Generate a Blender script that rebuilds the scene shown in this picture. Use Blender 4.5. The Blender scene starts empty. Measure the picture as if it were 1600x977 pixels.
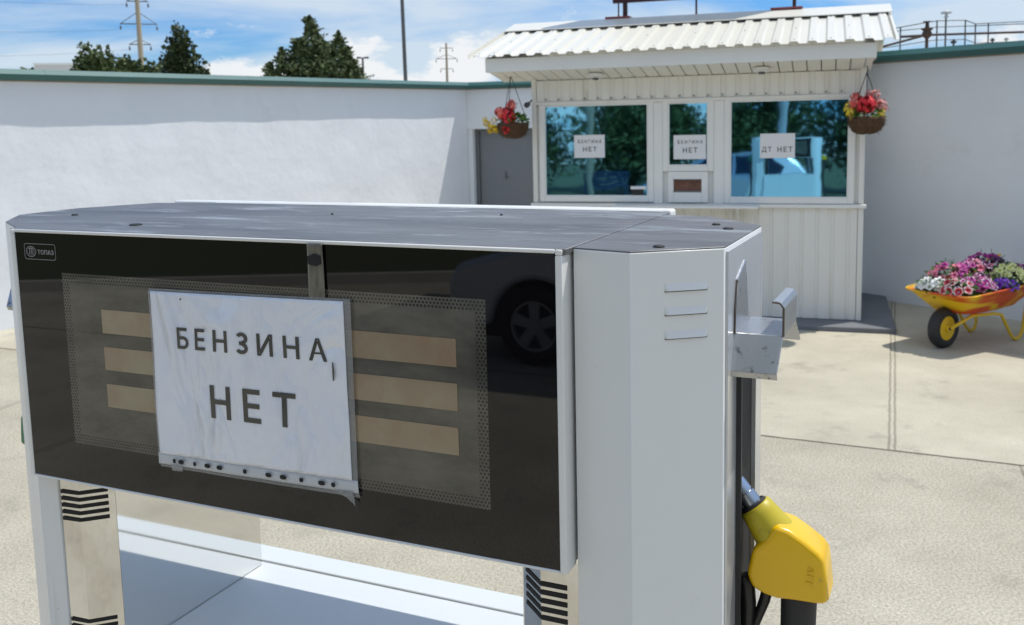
import bpy, bmesh, math, random
from mathutils import Vector, Matrix, noise
sc = bpy.context.scene
C = sc.collection
PI = math.pi
R = math.radians

# ------------------------------------------------------------------ camera
EYE = 1.9
cam_d = bpy.data.cameras.new("camera"); cam = bpy.data.objects.new("camera", cam_d); C.objects.link(cam)
pitch = math.atan(190/1516.0); roll = 0.0226
fwd = Vector((0, math.cos(pitch), -math.sin(pitch))); up0 = Vector((0, math.sin(pitch), math.cos(pitch))); rt0 = Vector((1, 0, 0))
rt = rt0*math.cos(roll) - up0*math.sin(roll); up = up0*math.cos(roll) + rt0*math.sin(roll)
m = Matrix(((rt.x, up.x, -fwd.x, 0), (rt.y, up.y, -fwd.y, 0), (rt.z, up.z, -fwd.z, EYE), (0, 0, 0, 1)))
cam.matrix_world = m
cam_d.sensor_width = 36; cam_d.lens = 1516/1600*36
cam_d.shift_y = -(488.5-377)/1600
cam_d.clip_start = 0.05; cam_d.clip_end = 4000
cam_d.dof.use_dof = True; cam_d.dof.focus_distance = 1.12; cam_d.dof.aperture_fstop = 15
sc.camera = cam

# ------------------------------------------------------------------ sky and sun
SUN_DIR = Vector((0.464, 0.20, 1.0)).normalized()        # towards the sun
w = bpy.data.worlds.new("World"); sc.world = w; w.use_nodes = True
nt = w.node_tree; nt.nodes.clear()
def N(tree, t, **kw):
    n = tree.nodes.new(t)
    for k, v in kw.items(): setattr(n, k, v)
    return n
out = N(nt, 'ShaderNodeOutputWorld'); bg = N(nt, 'ShaderNodeBackground')
sky = N(nt, 'ShaderNodeTexSky', sky_type='NISHITA', sun_disc=False)
sky.sun_elevation = math.asin(SUN_DIR.z); sky.sun_rotation = math.atan2(SUN_DIR.x, SUN_DIR.y)
sky.dust_density = 0.3; sky.ozone_density = 2.5; sky.air_density = 1.0; sky.altitude = 200
tc = N(nt, 'ShaderNodeTexCoord')
sep = N(nt, 'ShaderNodeSeparateXYZ'); nt.links.new(tc.outputs['Generated'], sep.inputs[0])
def wmath(op, a, b=None, clamp=False):
    n = N(nt, 'ShaderNodeMath', operation=op, use_clamp=clamp)
    for i, v in enumerate((a, b)):
        if v is None: continue
        if isinstance(v, (int, float)): n.inputs[i].default_value = v
        else: nt.links.new(v, n.inputs[i])
    return n.outputs[0]
zc = wmath('MAXIMUM', sep.outputs[2], 0.0); zp = wmath('ADD', zc, 0.13)
cmb = N(nt, 'ShaderNodeCombineXYZ')
nt.links.new(wmath('DIVIDE', sep.outputs[0], zp), cmb.inputs[0]); nt.links.new(wmath('DIVIDE', sep.outputs[1], zp), cmb.inputs[1])
n1 = N(nt, 'ShaderNodeTexNoise'); n1.inputs['Scale'].default_value = 0.55; n1.inputs['Detail'].default_value = 7; n1.inputs['Roughness'].default_value = 0.55; n1.inputs['Distortion'].default_value = 0.6
mp = N(nt, 'ShaderNodeMapping'); mp.inputs['Location'].default_value = (3.1, 0.4, 0); mp.inputs['Scale'].default_value = (1.0, 1.0, 1)
nt.links.new(cmb.outputs[0], mp.inputs[0]); nt.links.new(mp.outputs[0], n1.inputs['Vector'])
r1 = N(nt, 'ShaderNodeValToRGB'); r1.color_ramp.elements[0].position = 0.38; r1.color_ramp.elements[1].position = 0.58
nt.links.new(n1.outputs[0], r1.inputs[0])
# heaped clouds low over the horizon
n2 = N(nt, 'ShaderNodeTexNoise'); n2.inputs['Scale'].default_value = 9.0; n2.inputs['Detail'].default_value = 9; n2.inputs['Roughness'].default_value = 0.6
mp2 = N(nt, 'ShaderNodeMapping'); mp2.inputs['Scale'].default_value = (1, 1, 2.2); mp2.inputs['Location'].default_value = (0.35, 0.0, 0.1)
nt.links.new(tc.outputs['Generated'], mp2.inputs[0]); nt.links.new(mp2.outputs[0], n2.inputs['Vector'])
low = N(nt, 'ShaderNodeMapRange'); low.inputs[1].default_value = 0.015; low.inputs[2].default_value = 0.10; low.inputs[3].default_value = 0.19; low.inputs[4].default_value = -0.12
nt.links.new(sep.outputs[2], low.inputs[0])
r2 = N(nt, 'ShaderNodeValToRGB'); r2.color_ramp.elements[0].position = 0.52; r2.color_ramp.elements[1].position = 0.59
nt.links.new(wmath('ADD', n2.outputs[0], low.outputs[0]), r2.inputs[0])
mixa = N(nt, 'ShaderNodeMixRGB'); mixb = N(nt, 'ShaderNodeMixRGB')
tint = N(nt, 'ShaderNodeMixRGB', blend_type='MULTIPLY'); tint.inputs[0].default_value = 1; tint.inputs[2].default_value = (0.40, 0.63, 0.90, 1)
hz = N(nt, 'ShaderNodeMixRGB'); hz.inputs[1].default_value = (0.23, 0.43, 0.68, 1); hz.inputs[2].default_value = (0.55, 0.78, 1.0, 1)
hzr = N(nt, 'ShaderNodeMapRange'); hzr.inputs[1].default_value = 0.15; hzr.inputs[2].default_value = 0.6; nt.links.new(sep.outputs[2], hzr.inputs[0]); nt.links.new(hzr.outputs[0], hz.inputs[0])
nt.links.new(hz.outputs[0], tint.inputs[2])
nt.links.new(sky.outputs[0], tint.inputs[1])
nt.links.new(tint.outputs[0], mixa.inputs[1]); mixa.inputs[2].default_value = (3.7, 4.2, 4.65, 1)
nt.links.new(wmath('MULTIPLY', r1.outputs[0], 0.85), mixa.inputs[0])
nt.links.new(mixa.outputs[0], mixb.inputs[1]); mixb.inputs[2].default_value = (5.0, 5.05, 5.1, 1)
nt.links.new(wmath('MULTIPLY', r2.outputs[0], 0.85), mixb.inputs[0])
nt.links.new(mixb.outputs[0], bg.inputs[0]); bg.inputs[1].default_value = 0.145
nt.links.new(bg.outputs[0], out.inputs[0])

sd = bpy.data.lights.new("sun", 'SUN'); sd.energy = 3.0; sd.angle = R(0.55); sd.color = (1.0, 0.95, 0.86)
sun = bpy.data.objects.new("sun", sd); C.objects.link(sun)
sun.rotation_euler = SUN_DIR.to_track_quat('Z', 'Y').to_euler(); sun.location = (6, 4, 12)
sc.view_settings.view_transform = 'Standard'; sc.view_settings.look = 'None'; sc.view_settings.gamma = 1
sc.view_settings.use_curve_mapping = False
sc.view_settings.exposure = 0.36
sc.cycles.max_bounces = 8

# ------------------------------------------------------------------ materials
def mat(name, col, rough=0.6, metal=0.0, var=None, bump=None, coat=0.0, spec=None, dirt=None, stretch=None, streak=None, alpha=None):
    """var=(scale, amount, colour2); bump=(scale, strength, distance); dirt=(scale, lo, hi, colour); stretch=xyz scale of the coordinates"""
    M = bpy.data.materials.new(name); M.use_nodes = True; t = M.node_tree; b = t.nodes['Principled BSDF']
    b.inputs['Base Color'].default_value = (*col, 1); b.inputs['Roughness'].default_value = rough; b.inputs['Metallic'].default_value = metal
    if coat: b.inputs['Coat Weight'].default_value = coat; b.inputs['Coat Roughness'].default_value = 0.04
    if spec is not None: b.inputs['Specular IOR Level'].default_value = spec
    co = None
    if var or bump or dirt:
        g = N(t, 'ShaderNodeTexCoord'); co = g.outputs['Object']
        if stretch:
            mpn = N(t, 'ShaderNodeMapping'); mpn.inputs['Scale'].default_value = stretch
            t.links.new(co, mpn.inputs[0]); co = mpn.outputs[0]
    last = None
    if var:
        n = N(t, 'ShaderNodeTexNoise'); n.inputs['Scale'].default_value = var[0]; n.inputs['Detail'].default_value = 8; n.inputs['Roughness'].default_value = 0.65
        t.links.new(co, n.inputs['Vector'])
        mr = N(t, 'ShaderNodeMapRange'); mr.inputs[1].default_value = 0.3; mr.inputs[2].default_value = 0.7; mr.inputs[3].default_value = 0; mr.inputs[4].default_value = var[1]
        t.links.new(n.outputs[0], mr.inputs[0])
        mx = N(t, 'ShaderNodeMixRGB'); mx.inputs[1].default_value = (*col, 1); mx.inputs[2].default_value = (*var[2], 1)
        t.links.new(mr.outputs[0], mx.inputs[0]); last = mx.outputs[0]
    if dirt:
        n = N(t, 'ShaderNodeTexNoise'); n.inputs['Scale'].default_value = dirt[0]; n.inputs['Detail'].default_value = 6; n.inputs['Roughness'].default_value = 0.7
        t.links.new(co, n.inputs['Vector'])
        rp = N(t, 'ShaderNodeValToRGB'); rp.color_ramp.elements[0].position = dirt[1]; rp.color_ramp.elements[1].position = dirt[2]
        t.links.new(n.outputs[0], rp.inputs[0])
        mx = N(t, 'ShaderNodeMixRGB'); mx.inputs[2].default_value = (*dirt[3], 1)
        if last: t.links.new(last, mx.inputs[1])
        else: mx.inputs[1].default_value = (*col, 1)
        t.links.new(rp.outputs[0], mx.inputs[0]); last = mx.outputs[0]
    if streak:                                                       # run-off stains: (scale, lo, hi, colour)
        ms = N(t, 'ShaderNodeMapping'); ms.inputs['Scale'].default_value = (1, 1, .045); g2 = N(t, 'ShaderNodeTexCoord'); t.links.new(g2.outputs['Object'], ms.inputs[0])
        n = N(t, 'ShaderNodeTexNoise'); n.inputs['Scale'].default_value = streak[0]; n.inputs['Detail'].default_value = 5; n.inputs['Roughness'].default_value = .6; t.links.new(ms.outputs[0], n.inputs['Vector'])
        rp = N(t, 'ShaderNodeValToRGB'); rp.color_ramp.elements[0].position = streak[1]; rp.color_ramp.elements[1].position = streak[2]; t.links.new(n.outputs[0], rp.inputs[0])
        mx = N(t, 'ShaderNodeMixRGB'); mx.inputs[2].default_value = (*streak[3], 1); t.links.new(rp.outputs[0], mx.inputs[0])
        if last: t.links.new(last, mx.inputs[1])
        else: mx.inputs[1].default_value = (*col, 1)
        last = mx.outputs[0]
    if alpha is not None: b.inputs['Alpha'].default_value = alpha
    if last: t.links.new(last, b.inputs['Base Color'])
    if bump:
        prev = None
        for bs in (bump if isinstance(bump, list) else [bump]):
            n = N(t, 'ShaderNodeTexNoise'); n.inputs['Scale'].default_value = bs[0]; n.inputs['Detail'].default_value = 5
            t.links.new(co, n.inputs['Vector'])
            bp = N(t, 'ShaderNodeBump'); bp.inputs['Strength'].default_value = bs[1]; bp.inputs['Distance'].default_value = bs[2]
            t.links.new(n.outputs[0], bp.inputs['Height'])
            if prev: t.links.new(prev, bp.inputs['Normal'])
            prev = bp.outputs[0]
        t.links.new(prev, b.inputs['Normal'])
        if coat: t.links.new(prev, b.inputs['Coat Normal'])
    return M

M = {}
M['plaster'] = mat('white_plaster', (.80, .825, .86), .9, var=(1.3, .6, (.72, .745, .78)), bump=[(3.2, .55, .02), (11, .35, .008), (90, .25, .002)], dirt=(1.7, .58, .78, (.68, .69, .70)))
M['coping'] = mat('green_coping', (.028, .125, .118), .45, var=(3, .6, (.02, .09, .088)), dirt=(12, .62, .8, (.08, .15, .14)))
M['mortar'] = mat('coping_mortar', (.36, .31, .26), .95, var=(8, .6, (.26, .22, .18)))
M['door'] = mat('grey_door_paint', (.20, .215, .235), .55, var=(3, .4, (.17, .18, .20)))
M['door_frame'] = mat('dark_door_frame', (.13, .14, .15), .6)
M['clad'] = mat('white_cladding', (.83, .82, .775), .42, streak=(9, .60, .80, (.62, .59, .52)), var=(2.5, .5, (.77, .755, .70)), dirt=(5, .64, .85, (.52, .48, .40)), stretch=(1, 1, .35))
M['clad_groove'] = M['clad']
M['upvc'] = mat('window_frame_white', (.85, .85, .83), .35, var=(4, .4, (.79, .78, .74)))
M['fascia'] = mat('fascia_white', (.80, .81, .80), .4, var=(3, .4, (.68, .68, .67)))
M['soffit'] = mat('soffit_white', (.80, .78, .71), .55, dirt=(9, .6, .78, (.40, .28, .16)))
M['roof'] = mat('cream_roof_sheet', (.74, .725, .65), .38, var=(2.2, .5, (.68, .66, .585)), dirt=(14, .68, .8, (.5, .48, .42)))
M['sign'] = mat('maroon_sign', (.045, .008, .016), .45)
M['signpost'] = mat('sign_post', (.035, .012, .014), .6, dirt=(20, .5, .7, (.12, .05, .04)))
M['plate_red'] = mat('red_plate', (.28, .06, .06), .6)
M['lens'] = mat('lamp_lens', (.75, .75, .72), .3)
M['black'] = mat('black_plastic', (.012, .012, .013), .35)
M['rubber'] = mat('black_rubber', (.018, .018, .02), .6, var=(60, .5, (.03, .03, .03)))
M['inside'] = mat('tray_inside', (.22, .10, .065), .5, var=(14, .8, (.08, .03, .02)))
M['paper'] = mat('white_paper', (.80, .80, .82), .6)
M['ink'] = mat('printed_ink', (.022, .022, .02), .5)
M['apron'] = mat('grey_apron_paint', (.17, .18, .20), .75, var=(6, .6, (.12, .13, .145)), bump=(60, .3, .004))
M['island'] = mat('island_concrete', (.44, .42, .37), .9, var=(5, .6, (.36, .34, .29)), bump=(60, .3, .004))
# pump
M['silver'] = mat('pale_grey_enamel', (.81, .82, .82), .36, var=(3.0, .5, (.75, .765, .765)), bump=(260, .06, .0006), coat=.1, streak=(26, .60, .78, (.60, .60, .575)), dirt=(38, .70, .76, (.30, .29, .27)))
M['top'] = mat('worn_zinc_top', (.25, .248, .24), .5, metal=.7, var=(7, .9, (.12, .12, .118)), bump=[(90, .5, .002), (14, .2, .003)], dirt=(10, .54, .70, (.44, .46, .47)), stretch=(.5, 1.8, 1))
M['frame'] = mat('white_frame_enamel', (.80, .80, .785), .34, coat=.3, dirt=(40, .70, .78, (.35, .33, .30)))
M['steel'] = mat('polished_steel', (.80, .80, .79), .04, metal=1.0, var=(9, .7, (.55, .53, .50)), bump=(9, .10, .004), stretch=(1, 1, .5), dirt=(16, .50, .72, (.60, .57, .52)))
M['mirror'] = mat('polished_steel_side', (.80, .80, .78), .045, metal=1.0, bump=(5, .02, .003))
M['sidepanel'] = mat('satin_steel_side', (.66, .67, .68), .22, metal=.5, var=(8, .5, (.58, .59, .60)), bump=(60, .05, .001))
M['bracket'] = mat('bracket_steel', (.50, .51, .52), .30, metal=.8, var=(10, .5, (.42, .42, .42)), dirt=(75, .60, .68, (.10, .10, .10)))
M['bracket_edge'] = mat('bare_edge', (.12, .10, .085), .5, metal=.5)
M['shelf'] = mat('pale_blue_shelf', (.66, .70, .72), .32, var=(5, .4, (.60, .64, .66)), coat=.2)
M['yellow'] = mat('yellow_plastic', (.86, .52, .0), .26, coat=.3, var=(12, .35, (.76, .44, .0)), dirt=(45, .64, .72, (.50, .32, .04)))
M['yellow_worn'] = mat('worn_yellow_collar', (.52, .42, .02), .42, dirt=(22, .52, .7, (.16, .14, .04)))
M['green'] = mat('green_plastic', (.0, .17, .07), .3, coat=.3)
M['spout'] = mat('alu_spout', (.55, .60, .66), .32, metal=1.0, var=(40, .6, (.35, .38, .42)), stretch=(1, 1, .3))
M['slot'] = mat('slot_dark', (.008, .008, .009), .7)
M['lcd'] = mat('lcd_display', (.32, .285, .185), .12, var=(11, 1.0, (.27, .165, .10)), coat=.6)
M['logo'] = mat('logo_print', (.34, .34, .34), .4)
M['sleeve'] = mat('clear_sleeve_film', (.50, .51, .52), .22, alpha=.36, var=(12, .6, (.22, .22, .21)), coat=.5, bump=(30, .3, .004))
M['strip'] = mat('punched_strip_film', (.64, .67, .72), .28, alpha=.88, var=(9, .5, (.52, .55, .59)), coat=.4, bump=(14, .2, .004))
M['ink2'] = mat('veiled_ink', (.050, .050, .043), .32, coat=.4)  # ink greyed in its colour to stand in for the sleeve's glossy veil
M['tape'] = mat('old_parcel_tape', (.22, .205, .16), .3, var=(55, .9, (.06, .055, .045)), coat=.4, stretch=(2, 1, .5))
def paper_film():
    Mx = mat('paper_in_film', (.84, .865, .94), .4, coat=1.0, var=(5.0, .8, (.70, .745, .86)))
    t = Mx.node_tree; q = t.nodes['Principled BSDF']; q.inputs['Coat Roughness'].default_value = .12
    g = N(t, 'ShaderNodeTexCoord'); mp_ = N(t, 'ShaderNodeMapping'); mp_.inputs['Rotation'].default_value = (0, .5, 0); mp_.inputs['Scale'].default_value = (1.5, 1, .8)
    t.links.new(g.outputs['Object'], mp_.inputs[0]); prev = None
    for sc_, st, ds, dist in ((6, 1.0, .030, 1.2), (20, .6, .005, .8)):
        n = N(t, 'ShaderNodeTexNoise'); n.inputs['Scale'].default_value = sc_; n.inputs['Detail'].default_value = 2; n.inputs['Distortion'].default_value = dist
        t.links.new(mp_.outputs[0], n.inputs['Vector']); ab = N(t, 'ShaderNodeMath', operation='ABSOLUTE'); sb = N(t, 'ShaderNodeMath', operation='SUBTRACT'); sb.inputs[1].default_value = .5
        t.links.new(n.outputs[0], sb.inputs[0]); t.links.new(sb.outputs[0], ab.inputs[0])
        bp = N(t, 'ShaderNodeBump'); bp.inputs['Strength'].default_value = st; bp.inputs['Distance'].default_value = ds; t.links.new(ab.outputs[0], bp.inputs['Height'])
        if prev: t.links.new(prev, bp.inputs['Normal'])
        prev = bp.outputs[0]
    t.links.new(prev, q.inputs['Coat Normal']); t.links.new(prev, q.inputs['Normal'])
    return Mx
M['sheet'] = paper_film()
# vegetation
def leafmat(name, a, b):
    Mx = bpy.data.materials.new(name); Mx.use_nodes = True; t = Mx.node_tree; p = t.nodes['Principled BSDF']
    g = N(t, 'ShaderNodeNewGeometry'); mx = N(t, 'ShaderNodeMixRGB'); mx.inputs[1].default_value = (*a, 1); mx.inputs[2].default_value = (*b, 1)
    t.links.new(g.outputs['Random Per Island'], mx.inputs[0]); t.links.new(mx.outputs[0], p.inputs['Base Color'])
    p.inputs['Roughness'].default_value = .6; p.inputs['Specular IOR Level'].default_value = .25
    return Mx
M['leaf'] = leafmat('poplar_leaves', (.050, .080, .026), (.105, .135, .050))
M['leaf_dark'] = leafmat('dark_evergreen_leaves', (.026, .045, .017), (.065, .085, .032))
M['leaf_conifer'] = leafmat('conifer_needles', (.055, .085, .036), (.125, .155, .065))
M['leaf_bright'] = leafmat('garden_leaves', (.05, .13, .02), (.12, .24, .04))
M['leaf_flower'] = leafmat('petunia_leaves', (.035, .08, .02), (.08, .15, .035))
M['bark'] = mat('bark', (.11, .085, .06), .9, var=(6, .6, (.06, .045, .03)))
M['soil'] = mat('potting_soil', (.035, .024, .016), .95, bump=(40, .8, .02))
M['coir'] = mat('coir_fibre', (.13, .072, .034), .95, var=(40, .8, (.05, .025, .012)), bump=(60, 1.0, .02))
M['wire'] = mat('dark_chain', (.05, .05, .05), .5, metal=.6)
M['concrete_pole'] = mat('concrete_pole', (.36, .31, .23), .9)
M['steel_dark'] = mat('dark_galvanised', (.10, .105, .11), .55, metal=.3)
M['rust'] = mat('rusty_iron', (.09, .055, .04), .8, var=(10, .6, (.04, .03, .028)))
M['tank'] = mat('tank_paint', (.5, .52, .54), .5)
M['car_paint'] = mat('silver_car_paint', (.70, .72, .74), .25, metal=.25, coat=.8)
M['car_glass'] = mat('car_glass', (.01, .012, .015), .05, coat=.5)
M['car_trim'] = mat('black_trim', (.02, .02, .022), .5)
M['alloy'] = mat('alloy_rim', (.36, .36, .37), .35, metal=.2)
M['lamp_glass'] = mat('car_lamp_glass', (.6, .62, .65), .1, coat=.5)
M['red_lamp'] = mat('red_lamp_glass', (.4, .02, .02), .1, coat=.5)
M['bench'] = mat('bench_blue', (.02, .045, .10), .5)
M['canopy'] = mat('canopy_panel', (.42, .44, .47), .5)
M['bld'] = mat('pale_building', (.62, .62, .60), .8)

def window_film():
    Mx = bpy.data.materials.new('blue_mirror_film'); Mx.use_nodes = True; t = Mx.node_tree; p = t.nodes['Principled BSDF']
    p.inputs['Base Color'].default_value = (.19, .50, .70, 1); p.inputs['Metallic'].default_value = 1; p.inputs['Roughness'].default_value = .025
    g = N(t, 'ShaderNodeTexCoord'); n = N(t, 'ShaderNodeTexNoise'); n.inputs['Scale'].default_value = 2.2
    t.links.new(g.outputs['Object'], n.inputs['Vector'])
    b = N(t, 'ShaderNodeBump'); b.inputs['Strength'].default_value = .05; b.inputs['Distance'].default_value = .02
    t.links.new(n.outputs[0], b.inputs['Height']); t.links.new(b.outputs[0], p.inputs['Normal'])
    return Mx
M['film'] = window_film()

def tray_paint():
    Mx = mat('yellow_tray_paint', (.78, .50, .015), .42, bump=(120, .15, .002)); t = Mx.node_tree; p = t.nodes['Principled BSDF']
    g = N(t, 'ShaderNodeTexCoord'); mp_ = N(t, 'ShaderNodeMapping'); mp_.inputs['Scale'].default_value = (1, 1, 2.4); mp_.inputs['Location'].default_value = (.63, .1, .32)
    n = N(t, 'ShaderNodeTexNoise'); n.inputs['Scale'].default_value = 2.7; n.inputs['Detail'].default_value = 2; n.inputs['Distortion'].default_value = .5
    t.links.new(g.outputs['Object'], mp_.inputs[0]); t.links.new(mp_.outputs[0], n.inputs['Vector'])
    r = N(t, 'ShaderNodeValToRGB'); e = r.color_ramp.elements
    e[0].position = .43; e[0].color = (.78, .50, .015, 1); e[1].position = .53; e[1].color = (.62, .075, .012, 1)
    t.links.new(n.outputs[0], r.inputs[0]); t.links.new(r.outputs[0], p.inputs['Base Color'])
    return Mx
M['tray'] = tray_paint()

def ground_mat():
    Mx = bpy.data.materials.new('concrete_slabs'); Mx.use_nodes = True; t = Mx.node_tree; p = t.nodes['Principled BSDF']
    p.inputs['Roughness'].default_value = .9; p.inputs['Specular IOR Level'].default_value = .2
    def L(a, b): t.links.new(a, b)
    def ma(op, a, b=None, clamp=False):
        n = N(t, 'ShaderNodeMath', operation=op, use_clamp=clamp)
        for i, v in enumerate((a, b)):
            if v is None: continue
            if isinstance(v, (int, float)): n.inputs[i].default_value = v
            else: L(v, n.inputs[i])
        return n.outputs[0]
    g = N(t, 'ShaderNodeTexCoord'); co = g.outputs['Object']
    nz = N(t, 'ShaderNodeTexNoise'); nz.inputs['Scale'].default_value = 7; nz.inputs['Detail'].default_value = 6; L(co, nz.inputs['Vector'])
    s = N(t, 'ShaderNodeSeparateXYZ'); L(co, s.inputs[0])
    wob = ma('MULTIPLY', ma('SUBTRACT', nz.outputs[0], .5), .02)
    cs, sn = .9055, -.4244                       # slab axis u=(cs,sn), v=(-sn,cs)
    u = ma('ADD', ma('MULTIPLY', s.outputs[0], cs), ma('MULTIPLY', s.outputs[1], sn)); u = ma('ADD', u, wob)
    v = ma('ADD', ma('MULTIPLY', s.outputs[0], -sn), ma('MULTIPLY', s.outputs[1], cs)); v = ma('ADD', v, wob)
    v0 = 0.4244*1.436 + .9055*5.595
    vv = ma('DIVIDE', ma('SUBTRACT', v, v0), 5.2); row = ma('FLOOR', vv)
    fv = ma('SUBTRACT', vv, row); dv = ma('MULTIPLY', ma('MINIMUM', fv, ma('SUBTRACT', 1.0, fv)), 5.2)
    uu = ma('DIVIDE', ma('ADD', ma('ADD', ma('ADD', u, ma('MULTIPLY', ma('SUBTRACT', v, v0), .0624)), .325), ma('MULTIPLY', row, .657)), 6.4)
    fu = ma('FRACT', uu); du = ma('MULTIPLY', ma('MINIMUM', fu, ma('SUBTRACT', 1.0, fu)), 6.4)
    def line(d, a, b):
        mr = N(t, 'ShaderNodeMapRange', interpolation_type='SMOOTHSTEP'); mr.inputs[1].default_value = a; mr.inputs[2].default_value = b; mr.inputs[3].default_value = 1; mr.inputs[4].default_value = 0
        L(d, mr.inputs[0]); return mr.outputs[0]
    jv = line(dv, .006, .016); ju = line(ma('ABSOLUTE', ma('SUBTRACT', du, .016)), .003, .010)
    joint = ma('MAXIMUM', jv, ma('MULTIPLY', ju, .5))
    big = N(t, 'ShaderNodeTexNoise'); big.inputs['Scale'].default_value = .9; big.inputs['Detail'].default_value = 7; big.inputs['Roughness'].default_value = .65; L(co, big.inputs['Vector'])
    fine = N(t, 'ShaderNodeTexNoise'); fine.inputs['Scale'].default_value = 85; fine.inputs['Detail'].default_value = 3; fine.inputs['Roughness'].default_value = .8; L(co, fine.inputs['Vector'])
    c1 = N(t, 'ShaderNodeValToRGB'); e = c1.color_ramp.elements
    e[0].position = .3; e[0].color = (.41, .375, .295, 1); e[1].position = .7; e[1].color = (.585, .545, .44, 1); L(big.outputs[0], c1.inputs[0])
    c2 = N(t, 'ShaderNodeValToRGB'); e = c2.color_ramp.elements
    e[0].position = .36; e[0].color = (.40, .40, .40, 1); e[1].position = .62; e[1].color = (1.06, 1.06, 1.06, 1); L(fine.outputs[0], c2.inputs[0])
    # the exposed aggregate is coarser on the lower slabs (row < 0)
    nearw = ma('SUBTRACT', 1.0, ma('ADD', row, 1.0, True)); amt = ma('ADD', ma('MULTIPLY', nearw, .50), .26)
    mu = N(t, 'ShaderNodeMixRGB', blend_type='MULTIPLY'); L(amt, mu.inputs[0]); L(c1.outputs[0], mu.inputs[1]); L(c2.outputs[0], mu.inputs[2])
    st = N(t, 'ShaderNodeTexNoise'); st.inputs['Scale'].default_value = 2.6; st.inputs['Detail'].default_value = 8; st.inputs['Roughness'].default_value = .7; L(co, st.inputs['Vector'])
    sr = N(t, 'ShaderNodeValToRGB'); sr.color_ramp.elements[0].position = .56; sr.color_ramp.elements[1].position = .74; L(st.outputs[0], sr.inputs[0])
    ms = N(t, 'ShaderNodeMixRGB'); ms.inputs[2].default_value = (.25, .23, .195, 1); L(ma('MULTIPLY', sr.outputs[0], .75), ms.inputs[0]); L(mu.outputs[0], ms.inputs[1])
    mj = N(t, 'ShaderNodeMixRGB'); mj.inputs[2].default_value = (.105, .09, .068, 1); L(joint, mj.inputs[0]); L(ms.outputs[0], mj.inputs[1])
    L(mj.outputs[0], p.inputs['Base Color'])
    bp = N(t, 'ShaderNodeBump'); bp.inputs['Strength'].default_value = .5; bp.inputs['Distance'].default_value = .006
    h = ma('SUBTRACT', ma('ADD', fine.outputs[0], ma('MULTIPLY', nz.outputs[0], .7)), ma('MULTIPLY', joint, 1.5)); L(h, bp.inputs['Height']); L(bp.outputs[0], p.inputs['Normal'])
    return Mx
M['ground'] = ground_mat()

def panel_mat():
    """smoked glass front: opaque black border, a dotted edge band and the mottled inside behind the window"""
    Mx = bpy.data.materials.new('smoked_glass_front'); Mx.use_nodes = True; t = Mx.node_tree; p = t.nodes['Principled BSDF']
    def L(a, b): t.links.new(a, b)
    def ma(op, a, b=None, clamp=False):
        n = N(t, 'ShaderNodeMath', operation=op, use_clamp=clamp)
        for i, v in enumerate((a, b)):
            if v is None: continue
            if isinstance(v, (int, float)): n.inputs[i].default_value = v
            else: L(v, n.inputs[i])
        return n.outputs[0]
    g = N(t, 'ShaderNodeTexCoord'); s = N(t, 'ShaderNodeSeparateXYZ'); L(g.outputs['Object'], s.inputs[0])
    x, z = s.outputs[0], s.outputs[2]
    X0, X1, Z0, Z1 = -.697, -.079, 1.484, 1.714
    dx = ma('SUBTRACT', (X1-X0)/2, ma('ABSOLUTE', ma('SUBTRACT', x, (X0+X1)/2)))
    dz = ma('SUBTRACT', (Z1-Z0)/2, ma('ABSOLUTE', ma('SUBTRACT', z, (Z0+Z1)/2)))
    d = ma('MINIMUM', dx, dz)                       # >0 inside the window
    inside = ma('GREATER_THAN', d, 0.0); band = ma('MULTIPLY', inside, ma('LESS_THAN', d, .0125))
    pt = .0046
    zr = ma('DIVIDE', z, pt*.866); zi = ma('FLOOR', zr); odd = ma('MODULO', zi, 2.0)
    xr = ma('ADD', ma('DIVIDE', x, pt), ma('MULTIPLY', odd, .5)); fx = ma('SUBTRACT', ma('FRACT', ma('ADD', xr, 1000)), .5)
    fz = ma('MULTIPLY', ma('SUBTRACT', ma('SUBTRACT', zr, zi), .5), .866)
    rr = ma('SQRT', ma('ADD', ma('MULTIPLY', fx, fx), ma('MULTIPLY', fz, fz)))
    dots = ma('MULTIPLY', band, ma('LESS_THAN', rr, .33))
    n = N(t, 'ShaderNodeTexNoise'); n.inputs['Scale'].default_value = 9; n.inputs['Detail'].default_value = 8; n.inputs['Roughness'].default_value = .65
    mp_ = N(t, 'ShaderNodeMapping'); mp_.inputs['Scale'].default_value = (1, 1, 2.2); L(g.outputs['Object'], mp_.inputs[0]); L(mp_.outputs[0], n.inputs['Vector'])
    r = N(t, 'ShaderNodeValToRGB'); e = r.color_ramp.elements
    e[0].position = .3; e[0].color = (.062, .058, .048, 1); e[1].position = .7; e[1].color = (.155, .143, .115, 1); L(n.outputs[0], r.inputs[0])
    m1 = N(t, 'ShaderNodeMixRGB'); m1.inputs[1].default_value = (.004, .0036, .004, 1); L(inside, m1.inputs[0]); L(r.outputs[0], m1.inputs[2])
    m2 = N(t, 'ShaderNodeMixRGB'); L(dots, m2.inputs[0]); L(m1.outputs[0], m2.inputs[1]); m2.inputs[2].default_value = (.030, .028, .024, 1)
    L(m2.outputs[0], p.inputs['Base Color']); p.inputs['Roughness'].default_value = .035
    dust = N(t, 'ShaderNodeTexNoise'); dust.inputs['Scale'].default_value = 30; dust.inputs['Detail'].default_value = 8; L(g.outputs['Object'], dust.inputs['Vector'])
    dr = N(t, 'ShaderNodeMapRange'); dr.inputs[1].default_value = .4; dr.inputs[2].default_value = .8; dr.inputs[3].default_value = .008; dr.inputs[4].default_value = .035; p.inputs['IOR'].default_value = 1.5
    L(dust.outputs[0], dr.inputs[0]); L(dr.outputs[0], p.inputs['Roughness'])
    return Mx
M['glassfront'] = panel_mat()

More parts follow.
